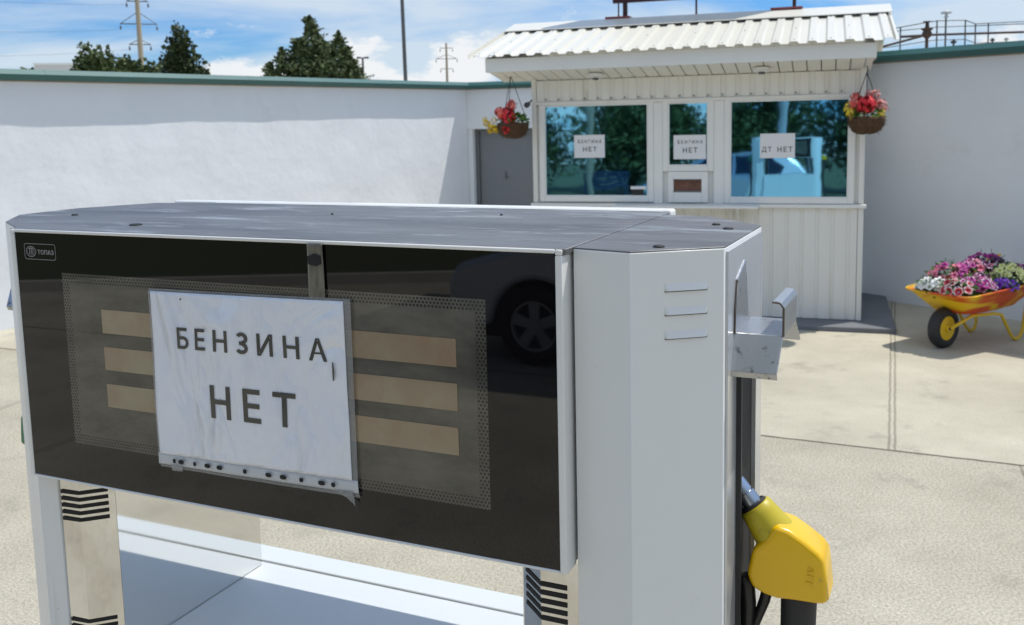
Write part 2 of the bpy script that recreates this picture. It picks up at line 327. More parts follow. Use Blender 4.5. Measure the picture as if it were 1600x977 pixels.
def petal_mat(name, centre, mid, edge, p0=.45, p1=.8, size=.034):
    Mx = bpy.data.materials.new(name); Mx.use_nodes = True; t = Mx.node_tree; p = t.nodes['Principled BSDF']
    g = N(t, 'ShaderNodeTexCoord'); s = N(t, 'ShaderNodeSeparateXYZ'); t.links.new(g.outputs['Object'], s.inputs[0])
    c = N(t, 'ShaderNodeCombineXYZ'); t.links.new(s.outputs[0], c.inputs[0]); t.links.new(s.outputs[1], c.inputs[1])
    l = N(t, 'ShaderNodeVectorMath', operation='LENGTH'); t.links.new(c.outputs[0], l.inputs[0])
    d = N(t, 'ShaderNodeMath', operation='DIVIDE'); d.inputs[1].default_value = size; t.links.new(l.outputs['Value'], d.inputs[0])
    r = N(t, 'ShaderNodeValToRGB'); e = r.color_ramp.elements
    e[0].position = 0.08; e[0].color = (*centre, 1); e[1].position = p0; e[1].color = (*mid, 1)
    x = e.new(p1); x.color = (*edge, 1)
    t.links.new(d.outputs[0], r.inputs[0]); t.links.new(r.outputs[0], p.inputs['Base Color']); p.inputs['Roughness'].default_value = .6
    return Mx

# ------------------------------------------------------------------ mesh helpers
class MB:
    def __init__(s): s.bm = bmesh.new()
    def box(s, x0, x1, y0, y1, z0, z1):
        vs = [s.bm.verts.new((x, y, z)) for x in (x0, x1) for y in (y0, y1) for z in (z0, z1)]
        for f in ((0, 1, 3, 2), (4, 6, 7, 5), (0, 4, 5, 1), (2, 3, 7, 6), (0, 2, 6, 4), (1, 5, 7, 3)): s.bm.faces.new([vs[i] for i in f])
        return s
    def prism(s, pts, a, b, axis='z'):
        """polygon pts extruded along the axis from a to b; pts are (x,y), (x,z) or (y,z)"""
        def P3(p, h): return {'z': (p[0], p[1], h), 'y': (p[0], h, p[1]), 'x': (h, p[0], p[1])}[axis]
        A = [s.bm.verts.new(P3(p, a)) for p in pts]; B = [s.bm.verts.new(P3(p, b)) for p in pts]
        n = len(pts); s.bm.faces.new(A[::-1]); s.bm.faces.new(B)
        for i in range(n): s.bm.faces.new((A[i], A[(i+1) % n], B[(i+1) % n], B[i]))
        return s
    def sheet(s, pts, a, b, axis='x'):
        """open profile swept along the axis"""
        def P3(p, h): return {'z': (p[0], p[1], h), 'y': (p[0], h, p[1]), 'x': (h, p[0], p[1])}[axis]
        A = [s.bm.verts.new(P3(p, a)) for p in pts]; B = [s.bm.verts.new(P3(p, b)) for p in pts]
        for i in range(len(pts)-1): s.bm.faces.new((A[i], A[i+1], B[i+1], B[i]))
        return s
    def tube(s, path, r, seg=8, cap=True):
        path = [Vector(p) for p in path]; rings = []; n = len(path)
        rs = r if isinstance(r, (list, tuple)) else [r]*n
        nrm = None
        for i, p in enumerate(path):
            d = (path[min(i+1, n-1)]-path[max(i-1, 0)]).normalized()
            if nrm is None: nrm = d.orthogonal().normalized()
            else:
                nrm = (nrm - d*nrm.dot(d))
                nrm = nrm.normalized() if nrm.length > 1e-5 else d.orthogonal().normalized()
            bn = d.cross(nrm)
            rings.append([s.bm.verts.new(p + (nrm*math.cos(2*PI*k/seg) + bn*math.sin(2*PI*k/seg))*rs[i]) for k in range(seg)])
        for i in range(n-1):
            for k in range(seg): s.bm.faces.new((rings[i][k], rings[i][(k+1) % seg], rings[i+1][(k+1) % seg], rings[i+1][k]))
        if cap: s.bm.faces.new(rings[0][::-1]); s.bm.faces.new(rings[-1])
        return s
    def lathe(s, prof, origin=(0, 0, 0), axis=(0, 0, 1), seg=24, close=False):
        ax = Vector(axis).normalized(); u = ax.orthogonal().normalized(); v = ax.cross(u); o = Vector(origin); rings = []
        for r, h in prof:
            rings.append([s.bm.verts.new(o + ax*h + (u*math.cos(2*PI*k/seg) + v*math.sin(2*PI*k/seg))*max(r, 1e-4)) for k in range(seg)])
        m = len(prof)
        for i in range(m if close else m-1):
            for k in range(seg): s.bm.faces.new((rings[i][k], rings[i][(k+1) % seg], rings[(i+1) % m][(k+1) % seg], rings[(i+1) % m][k]))
        if not close: s.bm.faces.new(rings[0][::-1]); s.bm.faces.new(rings[-1])
        return s
    def face(s, pts): s.bm.faces.new([s.bm.verts.new(p) for p in pts]); return s
    def build(s, name, m, parent=None, smooth=False, bevel=0, seg=2, loc=None, rot=None, solid=0, angle=40):
        bmesh.ops.recalc_face_normals(s.bm, faces=s.bm.faces[:])
        me = bpy.data.meshes.new(name); s.bm.to_mesh(me); s.bm.free()
        for mm in (m if isinstance(m, (list, tuple)) else [m]): me.materials.append(mm)
        o = bpy.data.objects.new(name, me); C.objects.link(o)
        if parent: o.parent = parent
        if loc: o.location = loc
        if rot: o.rotation_euler = rot
        if solid: md = o.modifiers.new('solid', 'SOLIDIFY'); md.thickness = solid; md.offset = 0
        if bevel:
            md = o.modifiers.new('bevel', 'BEVEL'); md.width = bevel; md.segments = seg; md.limit_method = 'ANGLE'; md.angle_limit = R(30)
        if smooth or bevel:
            for p in me.polygons: p.use_smooth = True
            try: me.set_sharp_from_angle(angle=R(angle))
            except Exception: pass
        return o

def tag(o, label=None, cat=None, group=None, kind=None):
    if label: o['label'] = label
    if cat: o['category'] = cat
    if group: o['group'] = group
    if kind: o['kind'] = kind
    return o
def thing(name, label, cat, loc=(0, 0, 0), rz=0, group=None):
    o = bpy.data.objects.new(name, None); C.objects.link(o); o.location = loc; o.rotation_euler = (0, 0, rz); o.empty_display_size = .1
    return tag(o, label, cat, group)
def copy_tree(root, loc=None, rz=None):
    def rec(o, par):
        c = o.copy(); C.objects.link(c)
        if par: c.parent = par
        for ch in list(o.children): rec(ch, c)
        return c
    c = rec(root, None)
    if loc is not None: c.location = loc
    if rz is not None: c.rotation_euler = (0, 0, rz)
    return c

def text(name, body, m, parent, x0, x1, z0, z1, y, spacing=1.0, bold=0.0, depth=.0006, tilt=0.0, local=True):
    """lettering as thin solid glyphs standing in the local xz plane, filling the given rectangle and facing -y"""
    cu = bpy.data.curves.new(name, 'FONT'); cu.body = body; cu.space_character = spacing; cu.offset = bold; cu.extrude = .01
    t = bpy.data.objects.new(name, cu); C.objects.link(t)
    bpy.context.view_layer.update()
    me = bpy.data.meshes.new_from_object(t.evaluated_get(bpy.context.evaluated_depsgraph_get()))
    bpy.data.objects.remove(t); bpy.data.curves.remove(cu)
    xs = [v.co.x for v in me.vertices]; ys = [v.co.y for v in me.vertices]; a, b, c, d = min(xs), max(xs), min(ys), max(ys)
    for v in me.vertices:
        v.co = Vector((x0+(v.co.x-a)/(b-a)*(x1-x0), y-(v.co.z+.01)/.02*depth, z0+(v.co.y-c)/(d-c)*(z1-z0) + (x0+(v.co.x-a)/(b-a)*(x1-x0) - x0)*tilt))
    me.materials.clear(); me.materials.append(m)
    o = bpy.data.objects.new(name, me); C.objects.link(o); o.parent = parent
    return o

# ------------------------------------------------------------------ ground
g = MB(); g.face([(-400, -300, 0), (400, -300, 0), (400, 900, 0), (-400, 900, 0)])
tag(g.build('ground', M['ground']), kind='structure')

# ------------------------------------------------------------------ courtyard walls
def wall_sheet(x0, x1, z0, z1, thick, m, parent, name='wall_face', amp=.007, step=.1):
    bm = MB(); b = bm.bm; nx = int((x1-x0)/step); nz = int((z1-z0)/step)
    grid = []
    for j in range(nz+1):
        row = []
        for i in range(nx+1):
            x = x0+(x1-x0)*i/nx; z = z0+(z1-z0)*j/nz
            y = amp*noise.noise((x*.9, z*1.3, 3.1)) + amp*.55*noise.noise((x*2.7, z*3.1, 8.2))
            row.append(b.verts.new((x, y, z)))
        grid.append(row)
    for j in range(nz):
        for i in range(nx): b.faces.new((grid[j][i], grid[j][i+1], grid[j+1][i+1], grid[j+1][i]))
    # ends, top and back
    bk = [b.verts.new((x0, thick, z0)), b.verts.new((x1, thick, z0)), b.verts.new((x1, thick, z1)), b.verts.new((x0, thick, z1))]
    b.faces.new((bk[1], bk[0], bk[3], bk[2]))
    b.faces.new([grid[j][0] for j in range(nz, -1, -1)][::-1] + [bk[3], bk[0]])
    b.faces.new([grid[j][nx] for j in range(nz+1)][::-1] + [bk[1], bk[2]])
    b.faces.new([grid[nz][i] for i in range(nx+1)] + [bk[2], bk[3]])
    o = bm.build(name, m, parent, smooth=True, angle=50); return o
COP = [(-.060, 2.380), (-.125, 2.424), (-.128, 2.432), (-.075, 2.482), (.375, 2.482), (.428, 2.432), (.425, 2.424), (.360, 2.380)]
wl = thing('boundary_wall', 'long sunlit white plastered wall with green metal coping behind the pump', 'wall', (-4.93, 9.142, 0), math.atan2(.817, .577))
wall_sheet(-9, 7.40, -.05, 2.368, .3, M['plaster'], wl, amp=.010)
MB().box(-9, 7.40, -.028, .328, 2.369, 2.392).build('mortar_bed', M['mortar'], wl)
MB().prism(COP, -9, 7.40, 'x').build('coping', M['coping'], wl)
for x in (-6.8, -4.3, -1.9, .6, 3.1, 5.6): MB().prism([(-.1265, 2.4235), (-.1305, 2.4325), (-.0765, 2.4835), (-.07, 2.4825), (-.12, 2.43)], x, x+.012, 'x').build('coping_joint', M['coping'], wl)

wr = thing('boundary_wall', 'shaded white plastered wall with green coping behind the wheelbarrow', 'wall', (3.774, 9.639, 0), math.atan2(-.811, .585))
wall_sheet(-.35, 9.0, -.05, 2.368, .3, M['plaster'], wr, amp=.006)
MB().box(-.35, 9.0, -.028, .328, 2.369, 2.392).build('mortar_bed', M['mortar'], wr)
MB().prism(COP, -.35, 9.0, 'x').build('coping', M['coping'], wr)

wg = thing('gate_wall', 'short white wall with a recessed grey door left of the kiosk', 'wall', (-.70, 15.205, 0), math.atan2(-.309, .951))
MB().box(-.3, 5.0, 0, .35, 1.765, 2.368).build('lintel', M['plaster'], wg)
MB().box(-.3, .125, .02, .35, -.05, 1.764).build('jamb', M['plaster'], wg)
MB().box(1.35, 5.0, .02, .35, -.05, 1.764).build('jamb', M['plaster'], wg)
MB().box(-.3, 5.0, -.028, .375, 2.369, 2.392).build('mortar_bed', M['mortar'], wg)
MB().prism(COP, -.2, 5.0, 'x').build('coping', M['coping'], wg)
dr = MB().box(.19, 1.31, .17, .21, .02, 1.72).build('door', M['door'], wg, bevel=.004)
MB().box(.126, .188, .13, .24, 0, 1.763).box(1.312, 1.349, .13, .24, 0, 1.763).box(.1885, 1.3115, .13, .24, 1.722, 1.763).build('door_frame', M['door_frame'], wg)
MB().box(.60, .615, .155, .169, .98, 1.10).tube([(.607, .165, 1.02), (.607, .12, 1.02), (.66, .12, 1.015)], .009).build('handle', M['door_frame'], dr)

# ------------------------------------------------------------------ kiosk
KA = math.atan2(-.309, .951)
ap = MB().box(-3.4, .28, -.30, 2.2, -.02, .045); apo = ap.build('apron', M['apron'], bevel=.01); apo.location = (3.104, 8.514, 0); apo.rotation_euler = (0, 0, KA); tag(apo, kind='structure')
k = thing('cashier_kiosk', 'small white metal clad cashier kiosk with blue mirrored windows', 'kiosk', (3.104, 8.514, 0), KA)
KW, KD = -3.03, 1.45
def ribbed(x0, x1, z0, z1, y, pitch, groove, depth, name, parent, m):
    pts = []; x = x0
    while x < x1-1e-4:
        f = min(x+pitch-groove-.012, x1)
        pts += [(x, y), (f, y)]
        if f < x1-.03: pts += [(f+.006, y+depth), (min(f+.006+groove, x1), y+depth)]
        x += pitch
    pts = [p for p in pts if p[0] <= x1+1e-6]
    return MB().sheet(pts, z0, z1, 'z').build(name, m, parent)
# the inner box behind the cladding: one shell
MB().box(KW+.01, -.01, .026, KD, .046, 2.30).build('wall_box', M['upvc'], k)
ribbed(KW+.02, -.05, .05, 1.05, 0, .132, .022, .012, 'lower_cladding', k, M['clad'])
ribbed(KW+.05, -.03, 2.062, 2.26, -.004, .128, .046, .014, 'upper_cladding', k, M['clad'])
for x0, x1 in ((KW, KW+.045), (-.045, .0)):
    MB().box(x0, x1, -.008, .05, .047, 1.052).build('corner_post', M['clad'], k, bevel=.003)
    MB().box(x0, x1, -.010, .05, 1.095, 2.29).build('corner_post', M['clad'], k, bevel=.003)
# side cladding
def ribbed_side(x, sgn, name):
    pts = []; y = .055
    while y < KD:
        pts += [(y, x), (min(y+.1, KD), x), (min(y+.106, KD), x-sgn*.012), (min(y+.126, KD), x-sgn*.012)]; y += .132
    bm = MB(); A = [bm.bm.verts.new((p[1], p[0], .05)) for p in pts]; B = [bm.bm.verts.new((p[1], p[0], 2.32)) for p in pts]
    for i in range(len(pts)-1):
        if (A[i].co-A[i+1].co).length > 1e-5: bm.bm.faces.new((A[i], A[i+1], B[i+1], B[i]))
    bm.build(name, M['clad'], k)
ribbed_side(0, 1, 'side_cladding'); ribbed_side(KW, -1, 'side_cladding')
MB().box(KW-.02, .022, -.035, .012, 1.054, 1.088).build('sill_trim', M['upvc'], k, bevel=.004)
MB().box(KW+.046, -.046, -.016, .02, 2.030, 2.060).build('header_trim', M['clad'], k, bevel=.003)
# bolts along the cladding
bm = MB()
for i in range(22):
    x = KW+.14+i*.128
    if x < -.05: MB().lathe([(.007, 0), (.007, .004)], (x, -.005, 2.082), (0, -1, 0), 8).build('bolt', M['steel_dark'], k)
# windows
def window(x0, x1, z0, z1):
    fr = MB(); f = .05
    fr.box(x0-f, x0, -.014, .02, z0-f, z1+.006).box(x1, x1+f, -.014, .02, z0-f, z1+.006).box(x0, x1, -.014, .02, z0-f, z0)
    fr.box(x0-.0, x1+.0, -.0135, .02, z1-.004, z1+.006)
    w_ = fr.build('window', M['upvc'], k, bevel=.004)
    tl = (z1-z0)*.0166; MB().prism([(.0005, z0), (.0005+tl, z1), (.006+tl, z1), (.006, z0)], x0, x1, 'x').build('pane', M['film'], w_)
    b = MB(); t = .012
    b.box(x0, x0+t, -.006, .02, z0, z1).box(x1-t, x1, -.006, .02, z0, z1).box(x0+t, x1-t, -.006, .0015, z0, z0+t).box(x0+t, x1-t, -.006, .02, z1-t-.004, z1-.005)
    b.build('bead', M['upvc'], w_)
window(-2.91, -1.904, 1.153, 2.026); window(-1.719, -1.351, 1.439, 2.026); window(-1.156, -.131, 1.142, 2.026)
# infill posts between the windows
MB().box(-1.853, -1.770, -.009, .02, 1.09, 2.028).build('mullion', M['upvc'], k, bevel=.003)
MB().box(-1.300, -1.207, -.009, .02, 1.09, 2.028).build('mullion', M['upvc'], k, bevel=.003)
h = MB()
hx0, hx1, hz0, hz1 = -1.719, -1.351, 1.10, 1.386
h.box(hx0, -1.668, -.02, .02, hz0, hz1).box(-1.410, hx1, -.02, .02, hz0, hz1).box(-1.668, -1.410, -.02, .02, hz0, 1.206).box(-1.668, -1.410, -.02, .02, 1.306, hz1)
ht = h.build('money_hatch', M['upvc'], k, bevel=.004)
MB().box(-1.667, -1.411, .010, .016, 1.207, 1.305).build('tray_opening', M['inside'], ht)
MB().box(-1.668, -1.410, -.024, -.0195, 1.196, 1.206).box(-1.668, -1.410, -.024, -.0195, 1.306, 1.316).build('hatch_rim', M['steel_dark'], ht)
MB().box(-2.20, -.885, -.23, -.034, 1.062, 1.086).build('counter_ledge', M['upvc'], k, bevel=.006)
MB().prism([(-.034, 1.06), (-.034, .93), (-.05, .93), (-.2, 1.06)], -2.0, -1.985, 'x').build('ledge_bracket', M['upvc'], k)
MB().prism([(-.034, 1.06), (-.034, .93), (-.05, .93), (-.2, 1.06)], -1.08, -1.065, 'x').build('ledge_bracket', M['upvc'], k)
# eaves
EY = -.45
MB().box(-3.34, .06, EY, EY+.02, 2.337, 2.462).build('fascia', M['fascia'], k, bevel=.004)
MB().box(-3.34, -3.32, EY+.021, KD+.4, 2.337, 2.48).build('fascia', M['fascia'], k)
MB().box(.04, .06, EY+.021, KD-.3, 2.337, 2.48).build('fascia', M['soffit'], k)
s_ = MB(); x = -3.318
while x < .03:                                                       # soffit boards
    e = min(x+.108, .038); s_.prism([(EY+.022, 2.340), (.03, 2.262), (.03, 2.272), (EY+.022, 2.350)], x, e, 'x'); x += .118
s_.build('soffit', M['soffit'], k)
MB().box(-3.318, .038, .032, KD, 2.302, 2.312).build('soffit', M['soffit'], k)
for x in (-2.345, -.867):
    sl = MB().lathe([(.055, 0), (.075, .012), (.07, .035), (.03, .05)], (x, -.22, 2.303), (0, -.15, -1), 20).build('soffit_lamp', M['lens'], k, smooth=True)
    MB().lathe([(.030, 0), (.028, .012)], (x, -.238, 2.257), (0, -.15, -1), 14).build('lamp_cap', M['steel_dark'], sl)
MB().lathe([(.0, 0), (.022, .005), (.028, .04), (.02, .055)], (KW-.012, -.06, 2.045), (-.4, -1, -.35), 12).tube([(KW, 0, 2.08), (KW-.008, -.05, 2.06)], .008).build('camera_eye', M['steel_dark'], k, smooth=True)
# roof: trapezoid sheet, eave y=-.5 z=2.485, ridge y=.9 z=2.868
RX0, RX1 = -3.47, .225
def roof_sheet(y0, z0, y1, z1, name):
    pts = []; p = .1475; x = RX0
    while x < RX1:
        for dx, hh in ((0, 0), (.030, 0), (.047, .019), (.100, .019), (.117, 0)):
            if x+dx <= RX1: pts.append((x+dx, hh))
        x += p
    pts.append((RX1, 0))
    bm = MB(); A = [bm.bm.verts.new((q[0], y0, z0+q[1])) for q in pts]; B = [bm.bm.verts.new((q[0], y1, z1+q[1])) for q in pts]
    for i in range(len(pts)-1): bm.bm.faces.new((A[i], A[i+1], B[i+1], B[i]))
    return bm.build(name, M['roof'], k, solid=.0015)
roof_sheet(-.52, 2.472, .92, 2.858, 'roof'); roof_sheet(2.3, 2.472, .92, 2.858, 'roof')
MB().prism([(.56, 2.790), (.92, 2.893), (1.28, 2.790), (1.28, 2.797), (.92, 2.901), (.56, 2.797)], RX0-.01, RX1+.005, 'x').build('ridge_cap', M['roof'], k)
for x in (RX0-.008, RX1-.028):
    MB().prism([(-.52, 2.466), (-.52, 2.505), (.92, 2.892), (2.3, 2.505), (2.3, 2.466), (.92, 2.80)], x, x+.003, 'x').build('gable_trim', M['roof'], k)
bm = MB()
for i in range(25):
    for fy in (.06, .5, .9):
        if (i*7+int(fy*10)) % 3 == 0 or fy == .06:
            yy = -.52+fy*1.3*.9; MB().lathe([(.006, 0), (.006, .004)], (RX0+.0735+i*.1475, yy, 2.472+.019+(yy+.52)*.268), (0, -.26, .96), 6).build('roof_screw', M['steel_dark'], k)
MB().prism([(-3.30, 2.47), (.05, 2.47), (.05, 2.31), (-3.30, 2.31)], 1.2, 1.22, 'y').build('gable_back', M['fascia'], k)
MB().prism([(-.43, 2.47), (1.9, 2.47), (.92, 2.83)], -3.30, -3.29, 'x').build('gable', M['fascia'], k); MB().prism([(-.43, 2.47), (1.9, 2.47), (.92, 2.83)], .03, .04, 'x').build('gable', M['fascia'], k)

# sign on the roof
sg = thing('roof_sign', 'long dark maroon sign board on posts above the kiosk roof ridge', 'sign', (3.104, 8.514, 0), KA)
MB().box(-2.467, -.55, 1.12, 1.18, 3.078, 4.45).build('board', M['sign'], sg, bevel=.006)
for x, r_ in ((-2.34, .026), (-2.41, .008), (-1.606, .010), (-.646, .018)):
    MB().tube([(x, 1.15, 2.83), (x, 1.15, 3.078)], r_, 8).build('post', M['signpost'], sg)
MB().box(-2.5, -2.25, .90, 1.118, 2.902, 2.92).build('base_plate', M['plate_red'], sg); MB().box(-.86, -.56, .88, 1.118, 2.902, 2.92).build('base_plate', M['plate_red'], sg)

# notices in the kiosk windows
def notice(label, x0, x1, z0, z1, lines, rz=0):
    t_ = thing('paper_notice', label, 'notice', (3.104, 8.514, 0), KA, 'paper notices stuck on the kiosk windows')
    MB().box(x0, x1, -.0016, -.0008, z0, z1).build('sheet', M['paper'], t_)
    for body, a, b, c, d in lines: text('lettering', body, M['ink'], t_, x0+(x1-x0)*a, x0+(x1-x0)*b, z0+(z1-z0)*c, z0+(z1-z0)*d, -.0018, 1.45 if len(body) > 3 and ' ' not in body else 1.25, .014, .0004)
    return t_
BN = [('БЕНЗИНА', .13, .90, .64, .79), ('НЕТ', .29, .74, .27, .48)]
notice('white paper notice in the wide kiosk window nearest the grey door', -2.616, -2.319, 1.522, 1.738, BN)
notice('white paper notice in the narrow middle window above the money hatch', -1.668, -1.372, 1.500, 1.722, BN)
notice('white one line notice in the kiosk window next to the flower basket', -.889, -.587, 1.503, 1.723, [('ДТ', .05, .33, .22, .46), ('НЕТ', .50, .93, .25, .46)])
cd = thing('card_stand', 'small dark and white card standing in the corner of the kiosk window', 'card', (3.104, 8.514, 0), KA)
MB().box(-2.065, -1.95, -.008, -.001, 1.166, 1.225).build('card', M['car_trim'], cd)
MB().box(-2.072, -1.925, -.012, -.0085, 1.222, 1.25).build('header', M['paper'], cd)
MB().box(-1.948, -1.925, -.0122, -.001, 1.166, 1.221).build('side_card', M['film'], cd)

# ------------------------------------------------------------------ fuel pump
PA = math.atan2(-.419, .908)
P0 = (.0422, .9646, 0)
isl = MB().box(-2.2, 1.0, -.55, .85, -.02, .17); io = isl.build('pump_island', M['island'], bevel=.02); io.location = (.0422, .9646, 0); io.rotation_euler = (0, 0, PA); tag(io, kind='structure')
p = thing('fuel_pump', 'grey metal fuel pump with a wide black glass display head', 'fuel pump', P0, PA)
HZ0, HZ1 = 1.427, 1.7697
ZB = .17
colR = [(.0125, .020), (.077, .005), (.157, .064), (.157, .262), (.077, .350), (.0125, .362)]
colL = [(-.7915, .014), (-.890, .073), (-.968, .158), (-.968, .27), (-.905, .385), (-.7915, .395)]
TOPZ = 1.768
# columns
cr = MB().prism(colR, ZB, TOPZ).build('column', M['silver'], p, bevel=.0010, seg=2)
cl = MB().prism(colL, ZB, TOPZ).build('column', M['silver'], p, bevel=.0016, seg=2)
def inset(poly, d):
    n = len(poly); cx = sum(q[0] for q in poly)/n; cy = sum(q[1] for q in poly)/n; res = []
    for x, y in poly:
        v = Vector((x-cx, y-cy)); res.append((cx+v.x*(1-d/v.length), cy+v.y*(1-d/v.length)))
    return res
MB().prism(inset(colR, .0008), TOPZ-.001, TOPZ+.0016).build('column_top', M['top'], p, bevel=.0006)
MB().prism(inset(colL, .0008), TOPZ-.001, TOPZ+.0016).build('column_top', M['top'], p, bevel=.0006)
MB().prism([(-.7914, .0148), (-.7682, .0245), (-.7682, .12), (-.7914, .12)], ZB, HZ0-.002).build('column_return', M['silver'], p)
# head
MB().box(-.786, .008, .028, .392, HZ0+.004, HZ1-.006).build('head_body', M['silver'], p)
MB().box(-.7905, .0118, .0022, .386, HZ1-.0055, HZ1+.0006).build('head_top', M['top'], p, bevel=.001)
fr = MB()
fr.box(-.787, -.7795, -.001, .0275, HZ0, HZ1-.006).box(.0005, .0085, -.001, .0275, HZ0, HZ1-.006).box(-.787, -.7795, -.001, .0020, HZ1-.0059, HZ1).box(.0005, .0085, -.001, .0020, HZ1-.0059, HZ1).box(-.7795, .0005, -.001, .0020, HZ1-.0042, HZ1+.0002).box(-.7795, .0005, -.001, .0275, HZ0, HZ0+.003)
fr.build('front_frame', M['frame'], p, bevel=.0018, seg=2)
gl = MB().box(-.7793, .0003, .0005, .010, HZ0+.0032, HZ1-.0044).build('glass_front', M['glassfront'], p)
rf = MB().box(-.875, .0125, .392, .418, HZ0, HZ1+.0035).build('rear_frame', M['frame'], p, bevel=.004, seg=3)
MB().box(-.84, -.02, .4185, .421, HZ0+.01, HZ1-.012).build('rear_glass', M['glassfront'], p)
MB().box(-.78, .0, .388, .3925, HZ1-.001, HZ1+.0015).build('rear_lip', M['frame'], p)
# grommets and screws on the top
bm = MB()
for x, y, r_ in ((-.638, .075, .0085), (.095, .045, .006), (.128, .215, .006), (.105, .255, .005), (-.86, .17, .005), (-.2, .3, .0018), (-.45, .26, .0018)):
    MB().lathe([(r_, 0), (r_, .0012), (r_*.7, .002)], (x, y, HZ1+.0007 if -.79 < x < .01 else TOPZ+.0017), (0, 0, 1), 18).build('grommet', M['rubber'], p)
# displays
for x0, x1 in ((-.6305, -.50), (-.300, -.1152)):
    for z0, z1 in ((1.6385, 1.6695), (1.5900, 1.6204), (1.5405, 1.5715)):
        MB().box(x0, x1, -.0002, .0004, z0, z1).build('display', M['lcd'], p)
# maker's badge
bd = MB(); 
def ring(bmx, pts, wdt, y):
    n = len(pts); cx = sum(q[0] for q in pts)/n; cz = sum(q[1] for q in pts)/n; inn = []
    for i in range(n):
        a = Vector(pts[i-1]); b = Vector(pts[i]); c = Vector(pts[(i+1) % n]); tdir = (c-a).normalized(); nn = Vector((-tdir.y, tdir.x))
        if nn.dot(Vector((cx, cz))-b) < 0: nn = -nn
        inn.append(b+nn*wdt)
    A = [bmx.bm.verts.new((q[0], y, q[1])) for q in pts]; B = [bmx.bm.verts.new((q[0], y, q[1])) for q in inn]
    for i in range(n): bmx.bm.faces.new((A[i], A[(i+1) % n], B[(i+1) % n], B[i]))
def rrect(x0, x1, z0, z1, r_, k_=5):
    pts = []
    for cx, cz, a0 in ((x1-r_, z1-r_, 0), (x0+r_, z1-r_, 90), (x0+r_, z0+r_, 180), (x1-r_, z0+r_, 270)):
        for i in range(k_+1): a = R(a0+90*i/k_); pts.append((cx+r_*math.cos(a), cz+r_*math.sin(a)))
    return pts
ring(bd, rrect(-.7625, -.7045, 1.7300, 1.7512, .0035), .0006, -.0001)
ell = lambda cx, cz, a, b: [(cx+a*math.cos(2*PI*i/28), cz+b*math.sin(2*PI*i/28)) for i in range(28)]
ring(bd, ell(-.7502, 1.7405, .0094, .0072), .0007, -.0001); ring(bd, ell(-.7502, 1.7405, .0073, .0054), .0004, -.0001)
for dx in (-.0033, -.0003, .0027): bd.prism([(-.7502+dx, 1.7368), (-.7494+dx, 1.7368), (-.7486+dx, 1.7438), (-.7494+dx, 1.7438)], -.0002, .0001, 'y')
bd.prism([(-.7535, 1.7441), (-.7455, 1.7441), (-.7458, 1.7449), (-.7532, 1.7449)], -.0002, .0001, 'y')
bd.build('badge', M['logo'], p)
text('badge_lettering', 'ТОПАЗ', M['logo'], p, -.7378, -.7085, 1.7372, 1.7432, .0002, 1.05, .006, .0004)
# polished pillars with chevron slots
def pillar(xs, name):
    """xs: plan points from the front corner to the inner side"""
    A = MB().sheet(xs, ZB, HZ0-.001, 'z').build(name, M['steel'], p)
    return A
pl = pillar([(-.7678, .0272), (-.7335, .030), (-.700, .062)], 'pillar')
pr = pillar([(.010, .030), (-.0350, .030), (-.070, .062)], 'pillar')

sw = MB().box(-.709, -.700, .0625, .362, 1.152, HZ0-.001).build('inner_side', M['mirror'], p)
MB().box(-.0715, -.0702, .0625, .362, 1.152, HZ0-.001).build('inner_side', M['mirror'], p)
def slots(parent, a0, a1, a2, b0, b1, b2, zc):
    """one chevron slot: front leg from a0 to a1 (plan points), bend, leg to a2"""
    bm = MB(); off = .0007; th = .0056; dz = .0
    for i in range(5):
        z = zc-i*.0098
        def q(pt, zz, nrm): return (pt[0]+nrm[0]*off, pt[1]+nrm[1]*off, zz)
        n1 = b0; n2 = b1
        bm = MB(); bm.face([q(a0, z+dz, n1), q(a1, z, n1), q(a1, z-th, n1), q(a0, z+dz-th, n1)])
        bm.face([q(a1, z, n2), q(a2, z+dz, n2), q(a2, z+dz-th, n2), q(a1, z-th, n2)])
        bm.build('slot', M['slot'], parent)
for zc in (1.4105-.0105, 1.2105):
    slots(pl, (-.7645, .0268), (-.7337, .030), (-.7065, .056), (0, -1), (.69, -.72), None, zc)
    slots(pr, (-.004, .030), (-.0348, .030), (-.064, .0565), (0, -1), (-.67, -.74), None, zc-.001)
# lower cabinet and the shelf
MB().box(-.79, .012, .028, .425, ZB, 1.140).build('cabinet', M['silver'], p)
MB().box(-.789, .011, .034, .372, 1.1405, 1.1505).build('shelf', M['shelf'], p)
MB().box(-.789, .011, .3735, .424, 1.1405, 1.1535).build('shelf', M['shelf'], p, bevel=.002)
